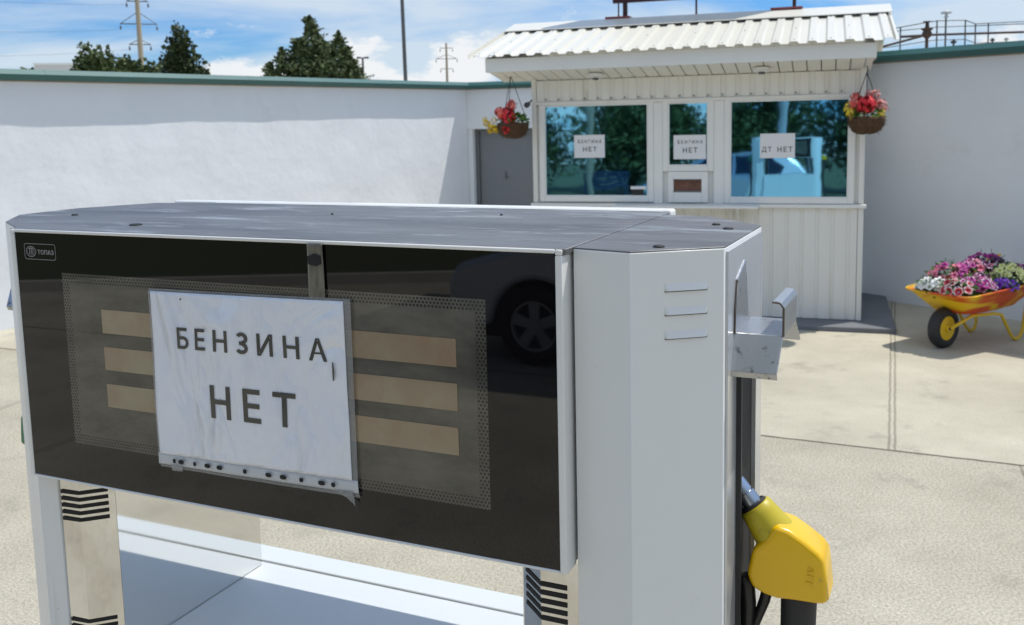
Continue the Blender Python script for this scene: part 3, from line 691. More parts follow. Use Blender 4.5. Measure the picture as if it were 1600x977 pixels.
# louvres on the angled face
A_ = Vector((.077, .005)); B_ = Vector((.157, .064)); dB = (B_-A_).normalized(); nB = Vector((dB.y, -dB.x))
for z in (1.7285, 1.7045, 1.6805):
    bm = MB(); c0 = A_+dB*.036; c1 = A_+dB*.081; b = bm.bm
    rows = []
    for hz, o_ in ((0, .0026), (.0015, .0022), (.004, .0008), (.008, -.0004)):
        row = []
        for f_, sc_ in ((0, -.1), (.03, .75), (.08, 1), (.92, 1), (.97, .75), (1, -.1)):
            q = c0.lerp(c1, f_) + nB*(o_*sc_ + .0002); row.append(b.verts.new((q.x, q.y, z+hz)))
        rows.append(row)
    for i in range(3):
        for j in range(5): b.faces.new((rows[i][j], rows[i][j+1], rows[i+1][j+1], rows[i+1][j]))
    lv = bm.build('louvre', M['silver'], p, smooth=True, angle=60)
    q0 = c0+nB*.0004; q1 = c1+nB*.0004; e0 = c0+nB*.0060; e1_ = c1+nB*.0060
    MB().face([(c0.x+nB.x*.0003, c0.y+nB.y*.0003, z-.0014), (c1.x+nB.x*.0003, c1.y+nB.y*.0003, z-.0014), (c1.x+nB.x*.0005, c1.y+nB.y*.0005, z+.0012), (c0.x+nB.x*.0005, c0.y+nB.y*.0005, z+.0012)]).build('opening', M['bracket_edge'], lv)
# satin side panel with the nozzle slot
X = .157
MB().box(X+.0003, X+.0025, .070, .256, ZB+.02, TOPZ-.004).build('side_panel', M['sidepanel'], p)
MB().box(X+.0026, X+.0034, .1175, .192, 1.18, 1.628).build('nozzle_slot', M['slot'], p)
MB().box(X+.0027, X+.008, .1125, .1172, 1.16, 1.66).build('slot_edge', M['car_trim'], p)
MB().box(X+.0027, X+.008, .1925, .196, 1.16, 1.66).build('slot_edge', M['sidepanel'], p)
def holder(sx, x0, yo=0, zo=0):
    """bent steel nozzle rest; sx=+1 right side, -1 left side"""
    def fx(v): return x0+sx*v
    bm = MB(); b = bm.bm
    def quad(*pts): bm.face([(fx(q[0]), q[1]+yo, q[2]+zo) for q in pts])
    quad((.0030, .100, 1.6745), (.0030, .170, 1.6745), (.0030, .150, 1.745), (.0030, .110, 1.730))          # back plate
    quad((.0030, .100, 1.6745), (.052, .100, 1.6745), (.052, .185, 1.6745), (.0030, .185, 1.6745))          # tray
    quad((.0030, .100, 1.6745), (.052, .100, 1.6745), (.049, .084, 1.6385), (-.001, .084, 1.6385))          # front tongue
    quad((-.001, .084, 1.6385), (.049, .084, 1.6385), (.049, .0865, 1.6320), (-.001, .0865, 1.6320))
    quad((.0030, .185, 1.6745), (.052, .185, 1.6745), (.052, .222, 1.645), (.0030, .222, 1.645))            # rear tongue
    quad((.052, .100, 1.6745), (.052, .185, 1.6745), (.052, .185, 1.7035), (.052, .100, 1.7035))            # outer flange
    quad((.052, .100, 1.7035), (.052, .185, 1.7035), (.049, .185, 1.7085), (.049, .100, 1.7085))
    quad((.049, .100, 1.7085), (.049, .185, 1.7085), (.041, .185, 1.7095), (.041, .100, 1.7095))
    bmesh.ops.remove_doubles(b, verts=b.verts[:], dist=.0002)
    o = bm.build('nozzle_rest', M['bracket'], p, solid=.0024)
    md = o.modifiers.new('bevel', 'BEVEL'); md.width = .0008; md.segments = 1; md.limit_method = 'ANGLE'
    if sx > 0: MB().tube([(fx(.0030), .108, 1.729), (fx(.0030), .0985, 1.700), (fx(.0030), .0985, 1.6745)], .0013, 6).tube([(fx(.041), .0985, 1.7095), (fx(.0485), .0985, 1.709), (fx(.0525), .0985, 1.704), (fx(.0525), .0985, 1.6745)], .0012, 6).build('bare_edge', M['bracket_edge'], o)
holder(1, X); holder(-1, -.940, .055, -.012)

# nozzles
def nozzle(label, m_body, m_col, group):
    t_ = thing('fuel_nozzle', label, 'fuel nozzle', P0, PA, group)
    body = [(.1994, 1.4635), (.2148, 1.4598), (.2301, 1.4506), (.2453, 1.4398), (.2515, 1.4315), (.2542, 1.4108), (.2560, 1.3895), (.2535, 1.3836), (.2425, 1.3828), (.2197, 1.3822), (.2023, 1.3808), (.1886, 1.3835), (.1757, 1.3896), (.1700, 1.4039), (.1763, 1.4330), (.1890, 1.4450)]
    o = MB().prism(body, .118, .168, 'y').build('grip_cover', m_body, t_, bevel=.0165, seg=6, angle=180)
    for pl_ in o.data.polygons: pl_.use_smooth = True
    ax = Vector((.62, 0, -.78)).normalized()
    MB().lathe([(.0165, 0), (.0185, .002), (.0195, .010), (.0225, .030), (.0235, .036), (.0200, .038)], (.1735, .143, 1.4735), tuple(ax), 28).build('collar', m_col, t_, smooth=True)
    MB().lathe([(.0135, 0), (.0150, .0015), (.0150, .004), (.012, .005)], Vector((.1735, .143, 1.4735))-ax*.003, tuple(ax), 24).build('seal', M['rubber'], t_, smooth=True)
    s0 = Vector((.1735, .143, 1.4735))
    MB().tube([s0-ax*.055+Vector((-.004, 0, .004)), s0-ax*.03, s0-ax*.018, s0-ax*.0175, s0-ax*.0165, s0-ax*.016, s0+ax*.004], [.0085, .0092, .0096, .0086, .0086, .0104, .0106], 20).build('spout', M['spout'], t_, smooth=True)
    MB().tube([(.222, .143, 1.392), (.2225, .143, 1.372), (.222, .143, 1.34), (.219, .143, 1.27), (.212, .145, 1.12), (.205, .15, .95), (.24, .16, .70), (.26, .18, .42), (.22, .2, .22), (.13, .25, .192)], [.0185, .0190, .0186, .0180, .0175, .017, .0165, .0165, .0165, .0165], 20).build('hose', M['rubber'], t_, smooth=True)
    MB().tube([(.1625, .140, 1.392), (.166, .140, 1.385), (.168, .142, 1.36), (.167, .142, 1.33), (.166, .142, 1.26)], [.008, .0095, .009, .008, .0075], 14).build('trigger', M['black'], t_, smooth=True)
    MB().tube([(.190, .143, 1.386), (.1885, .143, 1.378), (.186, .143, 1.366), (.1765, .143, 1.338), (.172, .143, 1.32), (.178, .143, 1.29), (.215, .143, 1.275)], [.0045, .0062, .0062, .0052, .0048, .0045, .004], 12).build('trigger_guard', M['black'], t_, smooth=True)
    return t_
nz = nozzle('yellow fuel nozzle with black hose hanging on the right end of the pump', M['yellow'], M['yellow_worn'], None)
em = text('embossing', 'АГГ', M['yellow'], nz, -.011, .011, -.0036, .0036, 0, 1.25, .0, .0007)
em.location = (.2372, .1176, 1.4135); em.rotation_euler = (0, R(98), 0)
ng = nozzle('green fuel nozzle peeking out behind the far left end of the pump', M['green'], M['green'], None)
ng.scale = (-1, 1, 1)
_sh = Vector((-.811+.035, .055, 0)); _rm = Matrix.Rotation(PA, 3, 'Z'); ng.location = Vector(P0) + _rm @ _sh

# the sheet in its plastic sleeve on the glass
sh = thing('sleeved_notice', 'large white notice in a wrinkled plastic sleeve taped across the pump glass', 'notice', P0, PA)
def sheet_grid(q, y, nx, nz_, wob, name, m, parent, curl=0.0, th=.0004):
    bm = MB(); b = bm.bm; G = []
    for j in range(nz_+1):
        row = []
        for i in range(nx+1):
            u, v = i/nx, j/nz_
            a = Vector(q[0]).lerp(Vector(q[1]), u); c = Vector(q[3]).lerp(Vector(q[2]), u); pt = a.lerp(c, v)
            dy = wob*(noise.noise((pt.x*22+3, pt.y*13, 1.7)) + .6*noise.noise((pt.x*9+pt.y*17, pt.y*6, 4.2)) + .8)
            dy += curl*max(0, u+v-1.55)**2
            row.append(b.verts.new((pt.x, y-dy, pt.y)))
        G.append(row)
    for j in range(nz_):
        for i in range(nx): b.faces.new((G[j][i], G[j][i+1], G[j+1][i+1], G[j+1][i]))
    return bm.build(name, m, parent, smooth=True, angle=180, solid=th)
W_ = .0013
sheet_grid([(-.5407, 1.6990), (-.2545, 1.7025), (-.2528, 1.4945), (-.5432, 1.4905)], -.0028, 60, 44, W_, 'sheet', M['sheet'], sh)
# film margin round the sheet, built as four strips behind its edges
sheet_grid([(-.5435, 1.7025), (-.2450, 1.7055), (-.2450, 1.7000), (-.5435, 1.6965)], -.0023, 50, 2, W_*.7, 'film_margin', M['sleeve'], sh)
sheet_grid([(-.2565, 1.7030), (-.2450, 1.7030), (-.2455, 1.4790), (-.2545, 1.4790)], -.0023, 3, 40, W_*.7, 'film_margin', M['sleeve'], sh)
sheet_grid([(-.5450, 1.7000), (-.5395, 1.7000), (-.5420, 1.4760), (-.5465, 1.4760)], -.0023, 2, 40, W_*.7, 'film_margin', M['sleeve'], sh)
stp = sheet_grid([(-.5460, 1.4912), (-.2455, 1.4948), (-.2450, 1.4800), (-.5460, 1.4768)], -.0024, 60, 4, W_*.9, 'punched_strip', M['strip'], sh)
sheet_grid([(-.5455, 1.4772), (-.2452, 1.4804), (-.2440, 1.4745), (-.5440, 1.4728)], -.0014, 50, 2, W_*.9, 'film_margin', M['sleeve'], sh)
bm = MB()
for f_, ww in ((.095, .0022), (.132, .0042), (.205, .0022), (.272, .0042), (.335, .0042), (.465, .0026), (.583, .0042), (.655, .0046), (.742, .0027), (.838, .0046), (.892, .0028)):
    x = -.546+f_*.301; z = 1.4838+f_*.0035
    pts = [(x+ww*max(-1, min(1, 1.25*math.cos(2*PI*i/16))), z+.0028*math.sin(2*PI*i/16)) for i in range(16)]
    MB().prism(pts, -.0064, -.0060, 'y').build('punch_hole', M['slot'], stp)
def on_sheet(body, x0, x1, z0, z1, tilt, sp, bold):
    o = text('letter', body, M['ink2'], sh, x0, x1, z0, z1, 0, sp, bold, .0005, tilt)
    for v in o.data.vertices:
        pt = v.co; dy = W_*(noise.noise((pt.x*22+3, pt.z*13, 1.7)) + .6*noise.noise((pt.x*9+pt.z*17, pt.z*6, 4.2)) + .8)
        v.co.y += -.0034-dy
def glyph_ze(x0, x1, z0, z1):
    w2 = (x1-x0); hh = z1-z0; th = .0048
    def arc(cz, ry, rx, a0, a1, y0, y1):
        cx = x0+w2-rx; pts = []; n_ = 16
        for i in range(n_+1): a = R(a0+(a1-a0)*i/n_); pts.append((cx+rx*math.cos(a), cz+ry*math.sin(a)))
        for i in range(n_, -1, -1): a = R(a0+(a1-a0)*i/n_); pts.append((cx+(rx-th)*math.cos(a), cz+(ry-th*.92)*math.sin(a)))
        return pts, y0, y1
    bm = MB(); ru = hh*.275; rl_ = hh*.275
    for pts, ya, yb in (arc(z1-ru, ru, w2*.50, 152, -82, -.0064, -.0058), arc(z0+rl_, rl_, w2*.54, 82, -152, -.0065, -.0059)): bm.prism(pts, ya, yb, 'y')
    bm.box(x0+w2*.28, x0+w2*.58, -.0066, -.0060, z0+hh*.5-th*.46, z0+hh*.5+th*.46)
    o = bm.build('letter', M['ink2'], sh)
    for v in o.data.vertices:
        pt = v.co; v.co.y += .0025-W_*(noise.noise((pt.x*22+3, pt.z*13, 1.7)) + .6*noise.noise((pt.x*9+pt.z*17, pt.z*6, 4.2)) + .8)
    return o
def row(chars, px, xa, per, px0, z0, z1, tilt):
    for c_, (a_, b_) in zip(chars, px):
        x0 = xa+(a_-px0)*per; x1 = xa+(b_-px0)*per; dz = (x0-xa)*tilt
        if c_ == 'З': glyph_ze(x0, x1, z0+dz, z1+dz)
        else: on_sheet(c_, x0, x1, z0+dz, z1+dz, tilt, 1, .014)
row('БЕНЗИНА', ((132, 183), (213, 255), (293, 356), (397, 447), (487, 552), (597, 664), (703, 775)), -.5002, .000344, 132, 1.6298, 1.6562, .008)
row('НЕТ', ((272, 360), (415, 488), (542, 636)), -.4535, .000349, 272, 1.5468, 1.5880, .008)
MB().tube([(-.2705, -.0062, 1.632), (-.2698, -.0066, 1.622), (-.2702, -.0064, 1.611)], [.0008, .0013, .0009], 6).build('ink_smear', M['ink2'], sh)
MB().lathe([(.0014, 0), (.001, .0006)], (-.490, -.0063, 1.692), (0, -1, 0), 8).build('pin_mark', M['ink2'], sh)
# tape
tp = sheet_grid([(-.3010, 1.7660), (-.2800, 1.7660), (-.2790, 1.6985), (-.3005, 1.6980)], -.0018, 8, 22, .0012, 'tape', M['tape'], sh)
MB().prism([(-.2995, 1.752), (-.291, 1.755), (-.2825, 1.753), (-.281, 1.744), (-.288, 1.741), (-.299, 1.743)], -.0046, -.0040, 'y').build('tape_tear', M['slot'], tp)
sheet_grid([(-.278, 1.480), (-.252, 1.482), (-.249, 1.465), (-.262, 1.474)], -.0034, 8, 6, .0015, 'tape', M['sleeve'], sh, curl=.006)
sheet_grid([(-.525, 1.479), (-.505, 1.480), (-.506, 1.4715), (-.522, 1.4705)], -.0046, 6, 3, .001, 'tape', M['sleeve'], sh)

# ------------------------------------------------------------------ hanging baskets
def blob_flower(bm, c, r, n, rng, size):
    for _ in range(n):
        d = Vector((rng.gauss(0, 1), rng.gauss(0, 1), rng.gauss(0, 1))).normalized(); q = Vector(c)+d*r*rng.uniform(.55, 1.0)
        u = d.orthogonal().normalized(); v = d.cross(u); a0 = rng.uniform(0, PI)
        pts = [q+(u*math.cos(a0+2*PI*i/5)+v*math.sin(a0+2*PI*i/5))*size*rng.uniform(.7, 1.1)+d*size*.25*(i % 2) for i in range(5)]
        bm.bm.faces.new([bm.bm.verts.new(x) for x in pts])
def leaf_spray(bm, c, r, n, rng, ln):
    for _ in range(n):
        d = Vector((rng.gauss(0, 1), rng.gauss(0, 1), rng.gauss(0, .8)+.2)).normalized(); q = Vector(c)+Vector((d.x*r[0], d.y*r[1], d.z*r[2]))*rng.uniform(.5, 1)
        t_ = (d+Vector((rng.gauss(0, .5), rng.gauss(0, .5), rng.gauss(0, .5)))).normalized(); s2 = t_.orthogonal().normalized(); L_ = ln*rng.uniform(.6, 1.2)
        pts = [q, q+t_*L_*.5+s2*L_*.28, q+t_*L_, q+t_*L_*.5-s2*L_*.28]
        bm.bm.faces.new([bm.bm.verts.new(x) for x in pts])
F = {}
for nm, a, b in (('red', (.62, .012, .03), (.75, .06, .07)), ('coral', (.72, .10, .09), (.80, .22, .18)), ('pink', (.75, .30, .30), (.80, .48, .42)), ('yellow', (.72, .50, .02), (.80, .62, .10))):
    F[nm] = leafmat('silk_petals_'+nm, a, b)
def basket(label, base, top, heads, trail, seed):
    rng = random.Random(seed)
    t_ = thing('hanging_basket', label, 'flower basket', base, KA, 'flower baskets hanging on the kiosk')
    bm = MB(); n = 30; rings = []
    prof = [(.02, -.135), (.075, -.128), (.115, -.10), (.145, -.055), (.152, -.01), (.148, .012), (.12, .005), (.02, -.005)]
    for r_, hz in prof:
        rings.append([bm.bm.verts.new((math.cos(2*PI*i/n)*r_*(1+.07*noise.noise((i*.9, hz*20, seed))), math.sin(2*PI*i/n)*r_*(1+.07*noise.noise((i*.9, hz*20, seed))), hz+.012*noise.noise((i*.7, hz*9, seed+2)))) for i in range(n)])
    for a, b in zip(rings[:-1], rings[1:]):
        for i in range(n): bm.bm.faces.new((a[i], a[(i+1) % n], b[(i+1) % n], b[i]))
    bm.bm.faces.new(rings[0][::-1]); bm.bm.faces.new(rings[-1])
    bk = bm.build('coir_basket', M['coir'], t_, smooth=True, angle=180)
    fb = MB()
    for _ in range(420):                                             # loose fibres
        a = rng.uniform(0, 2*PI); hz = rng.uniform(-.13, .012); r_ = .15*math.sqrt(max(0.05, 1-((hz)/-.15)**2*.85)) if hz < 0 else .15
        q = Vector((math.cos(a)*r_, math.sin(a)*r_, hz)); d = Vector((math.cos(a)*.6+rng.gauss(0, .6), math.sin(a)*.6+rng.gauss(0, .6), rng.gauss(0, .7))).normalized()
        s2 = d.orthogonal().normalized()*.0016; e = q+d*rng.uniform(.015, .04); fb.face([q-s2, q+s2, e])
    fb.build('fibres', M['coir'], bk)
    tv = Vector(top)
    for a in (.5, 2.6, 4.7): MB().tube([(math.cos(a)*.145, math.sin(a)*.145, .008), tv], .0035, 6).build('chain', M['wire'], t_)
    MB().tube([tv+Vector((0, 0, -.01)), tv+Vector((.008, 0, .02)), tv+Vector((0, 0, .05))], .004, 6).build('hook', M['wire'], t_)
    lf = MB(); leaf_spray(lf, (0, 0, .035), (.13, .13, .06), 130, rng, .055); lf.build('leaves', M['leaf_bright'], t_)
    for kind, c, r_, n_ in heads:
        f_ = MB(); blob_flower(f_, Vector(c)*1.12+Vector((0, 0, .012)), r_*1.22, int(n_*1.3), rng, r_*.40); f_.build('flower_head', F[kind], t_)
    return t_
def kio(x, y, z):
    v = Matrix.Rotation(KA, 3, 'Z') @ Vector((x, y, z)); return (3.104+v.x, 8.514+v.y, z)
basket('hanging coir basket with red and trailing yellow flowers by the grey door', kio(-3.165, -.2, 1.855), (-.01, 0, .46),
       [('red', (-.02, -.05, .055), .062, 70), ('red', (.0, -.08, .0), .05, 50), ('red', (-.035, -.02, .10), .045, 40), ('coral', (.0, -.02, .15), .045, 36), ('coral', (-.09, -.04, .085), .055, 44), ('coral', (-.05, .05, .10), .05, 36), ('red', (-.02, -.13, -.055), .032, 24),
        ('yellow', (-.175, -.03, -.02), .038, 26), ('yellow', (-.225, -.02, .0), .034, 22), ('yellow', (-.14, -.06, -.045), .036, 26), ('yellow', (-.20, 0, -.05), .036, 24), ('yellow', (-.25, 0, .035), .026, 14), ('yellow', (-.15, -.05, .03), .026, 14)], True, 5)
basket('hanging coir basket with pink, red and yellow flowers at the roof corner', kio(0.0, -.25, 1.845), (-.005, 0, .385),
       [('red', (-.01, -.07, .085), .062, 70), ('red', (.02, -.02, .105), .055, 56), ('coral', (-.07, -.02, .10), .058, 50), ('coral', (-.085, .02, .15), .036, 26), ('pink', (.06, .0, .165), .036, 28), ('pink', (.02, .03, .17), .034, 24), ('pink', (.095, -.02, .09), .044, 34), ('pink', (.13, .0, .055), .03, 20),
        ('yellow', (-.125, -.03, .045), .042, 30), ('yellow', (-.13, .0, .085), .034, 24), ('yellow', (.10, -.06, .02), .032, 22), ('yellow', (-.10, -.07, .0), .026, 14)], False, 9)

# ------------------------------------------------------------------ wheelbarrow with petunias
wheel_c = Vector((3.452, 7.644, 0)); legs_c = Vector((4.01, 7.985, 0)); ax = (legs_c-wheel_c); WB_A = math.atan2(ax.y, ax.x)
wb = thing('wheelbarrow', 'yellow and orange painted wheelbarrow used as a flower planter', 'wheelbarrow', tuple(wheel_c), WB_A)
# tray: rings of a rounded rectangle, local x along the barrow
def rr_loop(x0, x1, hw0, hw1, r_, z0, z1, k_=5):
    pts = []
    for cx, sy, a0 in ((x1, 1, 0), (x0, 1, 90), (x0, -1, 180), (x1, -1, 270)):
        hw = hw1 if cx == x1 else hw0
        for i in range(k_+1):
            a = R(a0+90*i/k_); px = (cx-r_ if cx == x1 else cx+r_)+r_*math.cos(a); py = sy*(hw-r_)+r_*math.sin(a)
            f_ = (px-x0)/(x1-x0); pts.append((px, py, z0+(z1-z0)*f_))
    return pts
def loops(bm, L_, cap_last=True):
    V = [[bm.bm.verts.new(q) for q in l] for l in L_]; n = len(V[0])
    for a, b in zip(V[:-1], V[1:]):
        for i in range(n): bm.bm.faces.new((a[i], a[(i+1) % n], b[(i+1) % n], b[i]))
    if cap_last: bm.bm.faces.new(V[-1])
    return V
bm = MB()
loops(bm, [rr_loop(-.135, .90, .30, .335, .10, .455, .50), rr_loop(-.115, .88, .285, .32, .095, .452, .496), rr_loop(-.05, .80, .245, .285, .10, .385, .425), rr_loop(.06, .66, .19, .235, .11, .285, .325), rr_loop(.18, .54, .13, .175, .11, .275, .288)])
tr = bm.build('tray', M['tray'], wb, smooth=True, angle=60, solid=.004)
rim = rr_loop(-.137, .902, .302, .337, .10, .457, .502); MB().tube(rim+[rim[0]], .009, 8, cap=False).build('rim', M['tray'], tr, smooth=True)
bm = MB(); loops(bm, [rr_loop(-.10, .86, .26, .30, .1, .435, .478), rr_loop(-.02, .78, .2, .23, .1, .475, .515)]); bm.build('soil', M['soil'], wb, smooth=True)
WR = .163
wh = MB().lathe([(.098, -.040), (.13, -.046), (.152, -.038), (WR, -.018), (WR, .018), (.152, .038), (.13, .046), (.098, .040)], (0, 0, WR), (0, 1, 0), 40, close=True).build('wheel', M['rubber'], wb, smooth=True, angle=180)
rimm = MB().lathe([(.02, -.052), (.028, -.05), (.03, -.030), (.075, -.022), (.088, -.036), (.100, -.036), (.100, .036), (.088, .036), (.075, .022), (.03, .030), (.028, .05), (.02, .052)], (0, 0, WR), (0, 1, 0), 32).build('wheel_rim', M['tray'], wh, smooth=True, angle=35)
rimm.data.materials.clear(); M['wb_yellow'] = mat('yellow_tube_paint', (.76, .50, .02), .4, dirt=(18, .62, .75, (.45, .25, .04))); rimm.data.materials.append(M['wb_yellow'])
for s in (-1, 1):
    MB().tube([(0, s*.062, WR), (.05, s*.085, WR+.03), (.16, s*.14, .262), (.36, s*.19, .262), (.46, s*.20, .245), (.60, s*.20, .06), (.66, s*.20, .013), (.72, s*.20, .02), (.755, s*.205, .07), (.765, s*.225, .30), (.76, s*.235, .44)], .0135, 10).build('leg', M['wb_yellow'], wb, smooth=True)
    MB().tube([(.55, s*.24, .40), (.85, s*.28, .50), (1.05, s*.30, .585), (1.22, s*.30, .61)], .0135, 10).build('handle', M['wb_yellow'], wb, smooth=True)
MB().tube([(0, -.07, WR), (0, .07, WR)], .010, 10).build('axle', M['steel_dark'], wb, smooth=True)

def petunia_flower(m_):
    bm = MB(); b = bm.bm; rings = []; n = 20
    for r_, hz in ((.003, -.022), (.006, -.008), (.014, .000), (.024, .003), (.033, .001)):
        ring_ = []
        for i in range(n):
            a = 2*PI*i/n; f_ = 1-.13*max(0, r_-.016)/.017*(1-abs(math.cos(2.5*a)))*1.6
            ring_.append(b.verts.new((math.cos(a)*r_*f_, math.sin(a)*r_*f_, hz+.004*math.sin(5*a+.4)*max(0, r_-.012)/.02)))
        rings.append(ring_)
    for a, c in zip(rings[:-1], rings[1:]):
        for i in range(n): b.faces.new((a[i], a[(i+1) % n], c[(i+1) % n], c[i]))
    me = bpy.data.meshes.new('flower'); bmesh.ops.recalc_face_normals(b, faces=b.faces[:]); b.to_mesh(me); b.free(); me.materials.append(m_)
    for q in me.polygons: q.use_smooth = True
    return me
PET = {'white': petal_mat('petal_white', (.55, .6, .25), (.80, .79, .76), (.83, .82, .80)),
       'redwhite': petal_mat('petal_red_edged', (.25, .01, .03), (.58, .015, .05), (.80, .72, .70), .62, .82),
       'magenta': petal_mat('petal_magenta', (.10, .004, .06), (.36, .012, .20), (.42, .02, .26)),
       'magedge': petal_mat('petal_magenta_edged', (.10, .004, .05), (.28, .010, .15), (.78, .62, .72), .66, .86),
       'pink': petal_mat('petal_pink', (.45, .05, .12), (.80, .16, .26), (.82, .26, .36)),
       'violet': petal_mat('petal_violet', (.05, .01, .12), (.16, .035, .48), (.22, .06, .58)),
       'yellow': petal_mat('petal_pale_yellow', (.45, .48, .05), (.72, .72, .22), (.80, .80, .38)),
       'dark': petal_mat('petal_dark_plum', (.02, .003, .02), (.085, .010, .075), (.12, .016, .11))}
PME = {kk: petunia_flower(v) for kk, v in PET.items()}
def petunia(label, x, y, z, rad, hgt, kinds, n, seed, face):
    rng = random.Random(seed); rot = Matrix.Rotation(WB_A, 3, 'Z'); x += .075; hgt *= .78; rad *= 1.06; q = rot @ Vector((x, y, 0))
    t_ = thing('petunia_plant', label, 'flowering plant', (wheel_c.x+q.x, wheel_c.y+q.y, z), WB_A, 'petunias planted in the wheelbarrow')
    lf = MB(); leaf_spray(lf, (0, 0, hgt*.35), (rad*1.05, rad*1.05, hgt*.6), 150, rng, .05)
    for _ in range(6):
        a = rng.uniform(0, 2*PI); lf.tube([(0, 0, -.02), (math.cos(a)*rad*.4, math.sin(a)*rad*.4, hgt*.4), (math.cos(a)*rad*.8, math.sin(a)*rad*.8, hgt*.6)], .003, 4)
    lf.build('foliage', M['leaf_flower'], t_)
    view = (Matrix.Rotation(-WB_A, 3, 'Z') @ Vector((-.45, -.85, .35)))
    for i in range(int(n*1.3)):
        d = Vector((rng.gauss(0, 1), rng.gauss(0, 1), abs(rng.gauss(.35, .8)))).normalized()
        if d.dot(view) < -.25 and rng.random() < .7: d = (d+view*1.1).normalized()
        pos = Vector((d.x*rad*1.08, d.y*rad*1.08, hgt*.28+d.z*hgt*.60))*rng.uniform(.88, 1.06)
        o = bpy.data.objects.new('flower', PME[rng.choice(kinds)]); C.objects.link(o); o.parent = t_
        nd = (d+Vector((0, 0, .25))+view*.35+Vector((rng.gauss(0, .25), rng.gauss(0, .25), rng.gauss(0, .2)))).normalized()
        o.location = pos; o.rotation_euler = nd.to_track_quat('Z', 'Y').to_euler(); s = rng.uniform(.85, 1.25); o.scale = (s, s, s)
petunia('white petunia at the front tip of the wheelbarrow', -.12, .08, .455, .10, .15, ['white'], 20, 1, 0)
petunia('red petunia with white petal edges beside the white one', -.08, -.12, .455, .11, .16, ['redwhite', 'redwhite', 'magedge'], 20, 2, 0)
petunia('magenta petunia with white petal edges along the near rim', .10, -.17, .460, .12, .17, ['magedge', 'magedge', 'magenta'], 26, 3, 0)
petunia('bright pink petunia in the middle of the wheelbarrow heap', .14, .10, .470, .14, .26, ['pink', 'pink', 'magenta'], 34, 4, 0)
petunia('violet blue petunia low on the near rim of the wheelbarrow', .34, -.235, .462, .085, .13, ['violet'], 16, 5, 0)
petunia('tall crimson pink petunia behind the violet ones', .36, .03, .475, .14, .27, ['magenta', 'pink', 'magedge'], 32, 6, 0)
petunia('pale yellow petunia on the near rim of the wheelbarrow', .50, -.16, .470, .125, .24, ['yellow'], 34, 7, 0)
petunia('dark plum petunia at the rear corner of the wheelbarrow', .62, .10, .475, .16, .31, ['dark', 'dark', 'magenta'], 36, 8, 0)
petunia('plum petunia with pale edges behind the pale yellow one', .68, -.15, .475, .12, .20, ['magenta', 'magedge', 'dark'], 24, 10, 0)

# ------------------------------------------------------------------ trees beyond the wall
def tree(label, loc, height, clumps, n, size, m_, seed, trunk_r=.18, group='trees beyond the white wall', conifer=False):
    rng = random.Random(seed); t_ = thing('conifer_tree' if conifer else 'leafy_tree', label, 'tree', loc, 0, group)
    bm = MB()
    tot = sum(c[3]**2*c[4] if not conifer else c[3]*c[4] for c in clumps)
    for cx, cy, cz, r_, hz in clumps:
        cnt = int(n*((r_**2*hz if not conifer else r_*hz)/tot))
        if conifer:                                                  # shaggy boughs reaching past the outline
            for _ in range(int(70*hz/4)):
                f_ = rng.random()**1.1*.97; rr = r_*(1-f_)**.85*rng.uniform(.85, 1.3)+.12; a = rng.uniform(0, 2*PI); base = Vector((cx, cy, cz+f_*hz)); tip = Vector((math.cos(a)*rr, math.sin(a)*rr, rng.uniform(-.15, .28)*rr+.08))
                for j in range(16):
                    g_ = .35+.65*j/15; pt = base+tip*g_+Vector((rng.gauss(0, .07), rng.gauss(0, .07), rng.gauss(0, .06)))*(1.3-g_); u = (tip.normalized()+Vector((rng.gauss(0, .5), rng.gauss(0, .5), rng.gauss(.2, .5)))).normalized(); v = u.orthogonal().normalized()
                    s = size*rng.uniform(.6, 1.2)*(1.3-.6*g_); bm.face([pt-u*s, pt+v*s*.42, pt+u*s, pt-v*s*.42])
        for _ in range(cnt):
            if conifer:                                              # spire: cz base, hz height, r_ base radius
                f_ = rng.random()**1.15; rr = r_*(1-f_)**.85*(.8+.2*math.sin(f_*hz*5.5+cx)); a = rng.uniform(0, 2*PI); q = rng.uniform(.35, 1.12)**.6
                lump = 1+.6*noise.noise((math.cos(a)*2+cx, math.sin(a)*2, f_*6))
                pt = Vector((cx+math.cos(a)*rr*q*lump, cy+math.sin(a)*rr*q*lump, cz+f_*hz-.12*rr))
            else:
                d = Vector((rng.gauss(0, 1), rng.gauss(0, 1), rng.gauss(0, 1))).normalized(); q = rng.random()**.45; lump = 1+.65*noise.noise(d*2.6+Vector((cx, cy, cz)))
                pt = Vector((cx+d.x*r_*q*lump, cy+d.y*r_*q*lump, cz+d.z*hz*q*lump))
            s = size*rng.uniform(.5, 1.3); nd = Vector((rng.gauss(0, 1), rng.gauss(0, 1), rng.gauss(.4, .8))).normalized(); u = nd.orthogonal().normalized(); v = nd.cross(u); a0 = rng.uniform(0, PI)
            k2 = 3+int(rng.random()*3)
            bm.bm.faces.new([bm.bm.verts.new(pt+(u*math.cos(a0+2*PI*i/k2)+v*math.sin(a0+2*PI*i/k2))*s*rng.uniform(.6, 1)) for i in range(k2)])
    bm.build('crown', m_, t_)
    tk = MB(); tk.tube([(0, 0, -.1), (.05, 0, height*.35), (0, .05, height*.75)], [trunk_r, trunk_r*.75, trunk_r*.25], 8)
    for cx, cy, cz, r_, hz in clumps:
        tk.tube([(0, 0, height*.25), (cx*.6, cy*.6, cz*.75), (cx, cy, cz)], [trunk_r*.5, trunk_r*.3, trunk_r*.1], 6)
    tk.build('trunk', M['bark'], t_); return t_
rng = random.Random(3)
